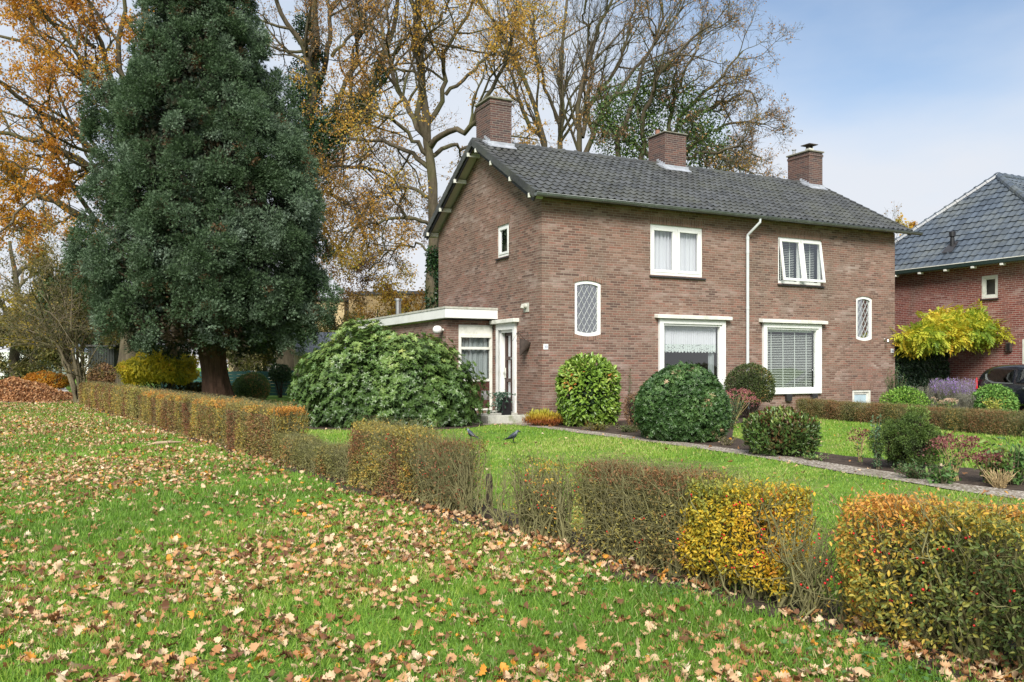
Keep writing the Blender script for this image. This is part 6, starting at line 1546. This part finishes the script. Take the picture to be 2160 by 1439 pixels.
ax = nrm(r.normal(0, .42, (n, 3))*np.array([1, 1, 0])+np.array([0, 0, 1.])); 
R = frames(ax, rand_dir(n, r)); S = np.stack([wd, hgt, hgt], 1)
ti = np.clip(.4*sn(P, .22, 9)+.3*sn(P, 1.3, 19)+.55*(r.random(n)-.5)+.15+np.where(side_, .22, 0), 0, .97); ti[r.random(n) < .035] = 1
g_ = scatter('grass', [t_blade(.25), t_blade(.6), t_blade(-.3)], P, R, S, ti, GRS); tag(g_, kind='stuff', label='green grass covering both lawns', cat='grass')

LIT = leafmat('fallen_oak_leaf', [(0,(.15,.07,.035)),(.18,(.32,.14,.055)),(.36,(.44,.22,.09)),(.55,(.5,.32,.17)),(.8,(.6,.43,.27)),(.93,(.7,.56,.4)),(1,(.6,.27,.04))], .18, .6, .3)
n = 175000; P = sample(n, 2.2, 36, 1.0, r=r)
lx = P[:, 0]-(1.45-(P[:, 1]-4.76)*.665)
patch = .42*sn(P, .16, 33)+.3*sn(P, .7, 34)+.28*sn(P, 2.2, 35)
dens = np.where(lx < .25, np.clip(2.6*(patch-.27), .06, 1)*np.clip(1.15-.0*lx, 0, 1), .012)
dens = dens*np.where((lx < 0) & (lx > -.55), .8, 1)
# thinner, greener lawn at the middle left
bare = np.exp(-(((P[:, 0]+3.4)/1.3)**2+((P[:, 1]-7.4)/1.7)**2)); dens *= 1-.85*bare
far_more = np.where((P[:, 1] > 17) & (lx < 0), 2.3, 1); dens = dens*far_more
a, b = local(P); ok = ~((a > -1.5) & (a < LEN) & (b > -.05)) & (r.random(n) < dens)
P = P[ok]; n = len(P)
P[:, 2] = r.uniform(.004, .036, n)*np.where(r.random(n) < .85, 1, 1.4)
R = frames(rand_dir(n, r)*np.array([1, 1, .3]), np.array([0, 0, 1.])*np.where(r.random(n) < .8, 1, -1)[:, None]+.75*rand_dir(n, r))
ti = np.clip(.5+.3*r.normal(size=n), 0, .95); ti[r.random(n) < .05] = 1; ti[r.random(n) < .12] = r.uniform(0, .25)
lf = scatter('leaf_litter', OAK, P, R, r.uniform(.028, .074, n)*(1+.016*P[:, 1]), ti, LIT); tag(lf, kind='stuff', label='dry oak leaves scattered over the front lawn', cat='leaf litter')
# leaves caught in beds and on the roof edge
# weeds along the hedge foot
n = 5200; P = sample(n, 2.6, 8.0, 1.2, fan=.7, r=r); lx = P[:, 0]-(1.45-(P[:, 1]-4.76)*.665); k = (lx < .02) & (lx > -.75) & (sn(P, .8, 66) > .48); P = P[k]; n = len(P); P = np.repeat(P, 3, 0)+r.normal(0, .012, (n*3, 3))*np.array([1, 1, 0]); n = len(P); P[:, 2] = r.uniform(.02, .075, n)
wd_ = scatter('weeds', [t_quad(.8, .1), t_leaf(.6, .1, .1)], P, frames(rand_dir(n, r)*np.array([1, 1, .3]), rand_dir(n, r)*.4+np.array([0, 0, 1.])), r.uniform(.018, .034, n), r.random(n)*.7, leafmat('weed_leaf', [(0,(.05,.12,.03)),(1,(.16,.3,.09))], .25)); tag(wd_, kind='stuff', label='small-leaved green weeds along the foot of the hedge', cat='weeds')
# pile of raked leaves
pc = np.array([G(40, 845)[0]-.6, 34.2, 0.]); pile = empty('leaf_pile', tuple(pc), 0, 'long heap of raked brown leaves beside the footpath at the far left', 'leaf pile')
def pile_h(x, y): return .78*np.clip(1-(np.abs(x+.8)/3.4)**2.4, 0, 1)*np.clip(1-(y/1.9)**2, 0, 1)*(1+.12*np.sin(x*2.3)+.08*np.sin(x*5+y*3))
gx, gy = np.meshgrid(np.linspace(-4.2, 2.6, 60), np.linspace(-1.9, 1.9, 30), indexing='ij'); gz = pile_h(gx, gy)-.01
V = np.stack([gx.ravel(), gy.ravel(), gz.ravel()], 1); I = np.arange(60*30).reshape(60, 30); F = np.stack([I[:-1, :-1], I[1:, :-1], I[1:, 1:], I[:-1, 1:]], -1).reshape(-1, 4)
np_mesh('heap', V, F.ravel(), np.arange(len(F))*4, plain('leaf_mould', (.14,.06,.035), .9, .3, 8), pile, None)
n = 15000; x = r.uniform(-4.3, 2.8, n); y = r.uniform(-1.95, 1.95, n); P = np.stack([x, y, pile_h(x, y)+r.uniform(0, .05, n)], 1)
tag(scatter('leaves', OAK[:5], P, frames(rand_dir(n, r), rand_dir(n, r)+np.array([0, -.4, .8])), r.uniform(.09, .15, n), np.clip(r.random(n)*.55, 0, 1), LIT, pile), kind='stuff')
# ridge of stick / bark on the lawn
bp = G(345, 943); br = empty('broken_branch', (bp[0], bp[1], .04), .5, 'pale broken piece of branch lying on the leafy lawn near the long hedge section', 'branch')
m = MB(); m.tube([(-.28, 0, 0), (-.1, .03, .03), (.1, 0, .04), (.3, .04, .03)], [.012, .028, .025, .008], 8); m.tube([(.05, 0, .04), (.16, .12, .07)], [.014, .005], 6); m.build('wood', plain('pale_wood', (.36,.26,.17), .8, .3, 20), br)

# ================================================================== SKY, SUN, CAMERA
w_ = bpy.data.worlds.new('World'); SC.world = w_; w_.use_nodes = True; nt = w_.node_tree; nt.nodes.clear(); L = nt.links
SUN_EL, SUN_AZ = math.radians(40), math.radians(187)     # azimuth measured from +Y towards +X
sky = nt.nodes.new('ShaderNodeTexSky'); sky.sky_type = 'NISHITA'; sky.sun_disc = False; sky.sun_elevation = SUN_EL; sky.sun_rotation = SUN_AZ
b1 = nt.nodes.new('ShaderNodeBackground'); b1.inputs[1].default_value = .09; L.new(sky.outputs[0], b1.inputs[0])
tc = nt.nodes.new('ShaderNodeTexCoord'); sp = nt.nodes.new('ShaderNodeSeparateXYZ'); L.new(tc.outputs['Generated'], sp.inputs[0])
mp = nt.nodes.new('ShaderNodeMapping'); mp.inputs['Scale'].default_value = (1, 1, 2.6); L.new(tc.outputs['Generated'], mp.inputs[0])
n1 = noise(nt, 2.1, 6, mp.outputs[0], .52); n2 = noise(nt, 5.0, 5, mp.outputs[0], .5)
dv3 = nt.nodes.new('ShaderNodeVectorMath'); dv3.operation = 'DOT_PRODUCT'; L.new(tc.outputs['Generated'], dv3.inputs[0]); v = Vector((.42, 1, .72)).normalized(); dv3.inputs[1].default_value = v
clear = nt.nodes.new('ShaderNodeMapRange'); clear.interpolation_type = 'SMOOTHSTEP'; clear.inputs[1].default_value = .92; clear.inputs[2].default_value = .985; L.new(dv3.outputs['Value'], clear.inputs[0])
cov = math_n(nt, 'SUBTRACT', math_n(nt, 'ADD', math_n(nt, 'ADD', .72, math_n(nt, 'MULTIPLY', n2, .56)), math_n(nt, 'MULTIPLY', math_n(nt, 'SUBTRACT', n1, .5), 1.5)), math_n(nt, 'MULTIPLY', clear.outputs[0], .9), clamp=True)
low = nt.nodes.new('ShaderNodeMapRange'); low.inputs[1].default_value = .0; low.inputs[2].default_value = .45; L.new(sp.outputs[2], low.inputs[0])
ccol = mixc(nt, low.outputs[0], (.95,.95,.97), (.68,.8,.96))
ccol = mixc(nt, math_n(nt, 'MULTIPLY', math_n(nt, 'SUBTRACT', n2, .35), 1.0, clamp=True), ccol, (.88,.9,.97))
b2 = nt.nodes.new('ShaderNodeBackground'); b2.inputs[1].default_value = .5; L.new(ccol, b2.inputs[0])
mx = nt.nodes.new('ShaderNodeMixShader'); L.new(cov, mx.inputs[0]); L.new(b1.outputs[0], mx.inputs[1]); L.new(b2.outputs[0], mx.inputs[2])
o = nt.nodes.new('ShaderNodeOutputWorld'); L.new(mx.outputs[0], o.inputs[0])
sl_ = bpy.data.lights.new('sun', 'SUN'); sl_.energy = 3.4; sl_.angle = math.radians(26); sl_.color = (1, .95, .87)
so = bpy.data.objects.new('sun', sl_); COL.objects.link(so)
sdir = Vector((math.sin(SUN_AZ)*math.cos(SUN_EL), math.cos(SUN_AZ)*math.cos(SUN_EL), math.sin(SUN_EL)))
so.rotation_euler = sdir.to_track_quat('Z', 'Y').to_euler(); so.location = (0, -10, 30)
cam = bpy.data.cameras.new('camera'); co_ = bpy.data.objects.new('camera', cam); COL.objects.link(co_)
cam.sensor_width = 36; cam.lens = FPX/2160*36; cam.shift_y = (HY-719.5)/2160; cam.clip_end = 2000; cam.clip_start = .05
co_.location = (0, 0, CH); co_.rotation_euler = (PI/2, 0, 0); SC.camera = co_
SC.view_settings.view_transform = 'Standard'; SC.view_settings.look = 'None'; SC.view_settings.exposure = 0.92; SC.view_settings.gamma = 1
SC.cycles.max_bounces = 8; SC.cycles.diffuse_bounces = 3; SC.cycles.transparent_max_bounces = 24; SC.cycles.transmission_bounces = 4
SC.cycles.use_denoising = True
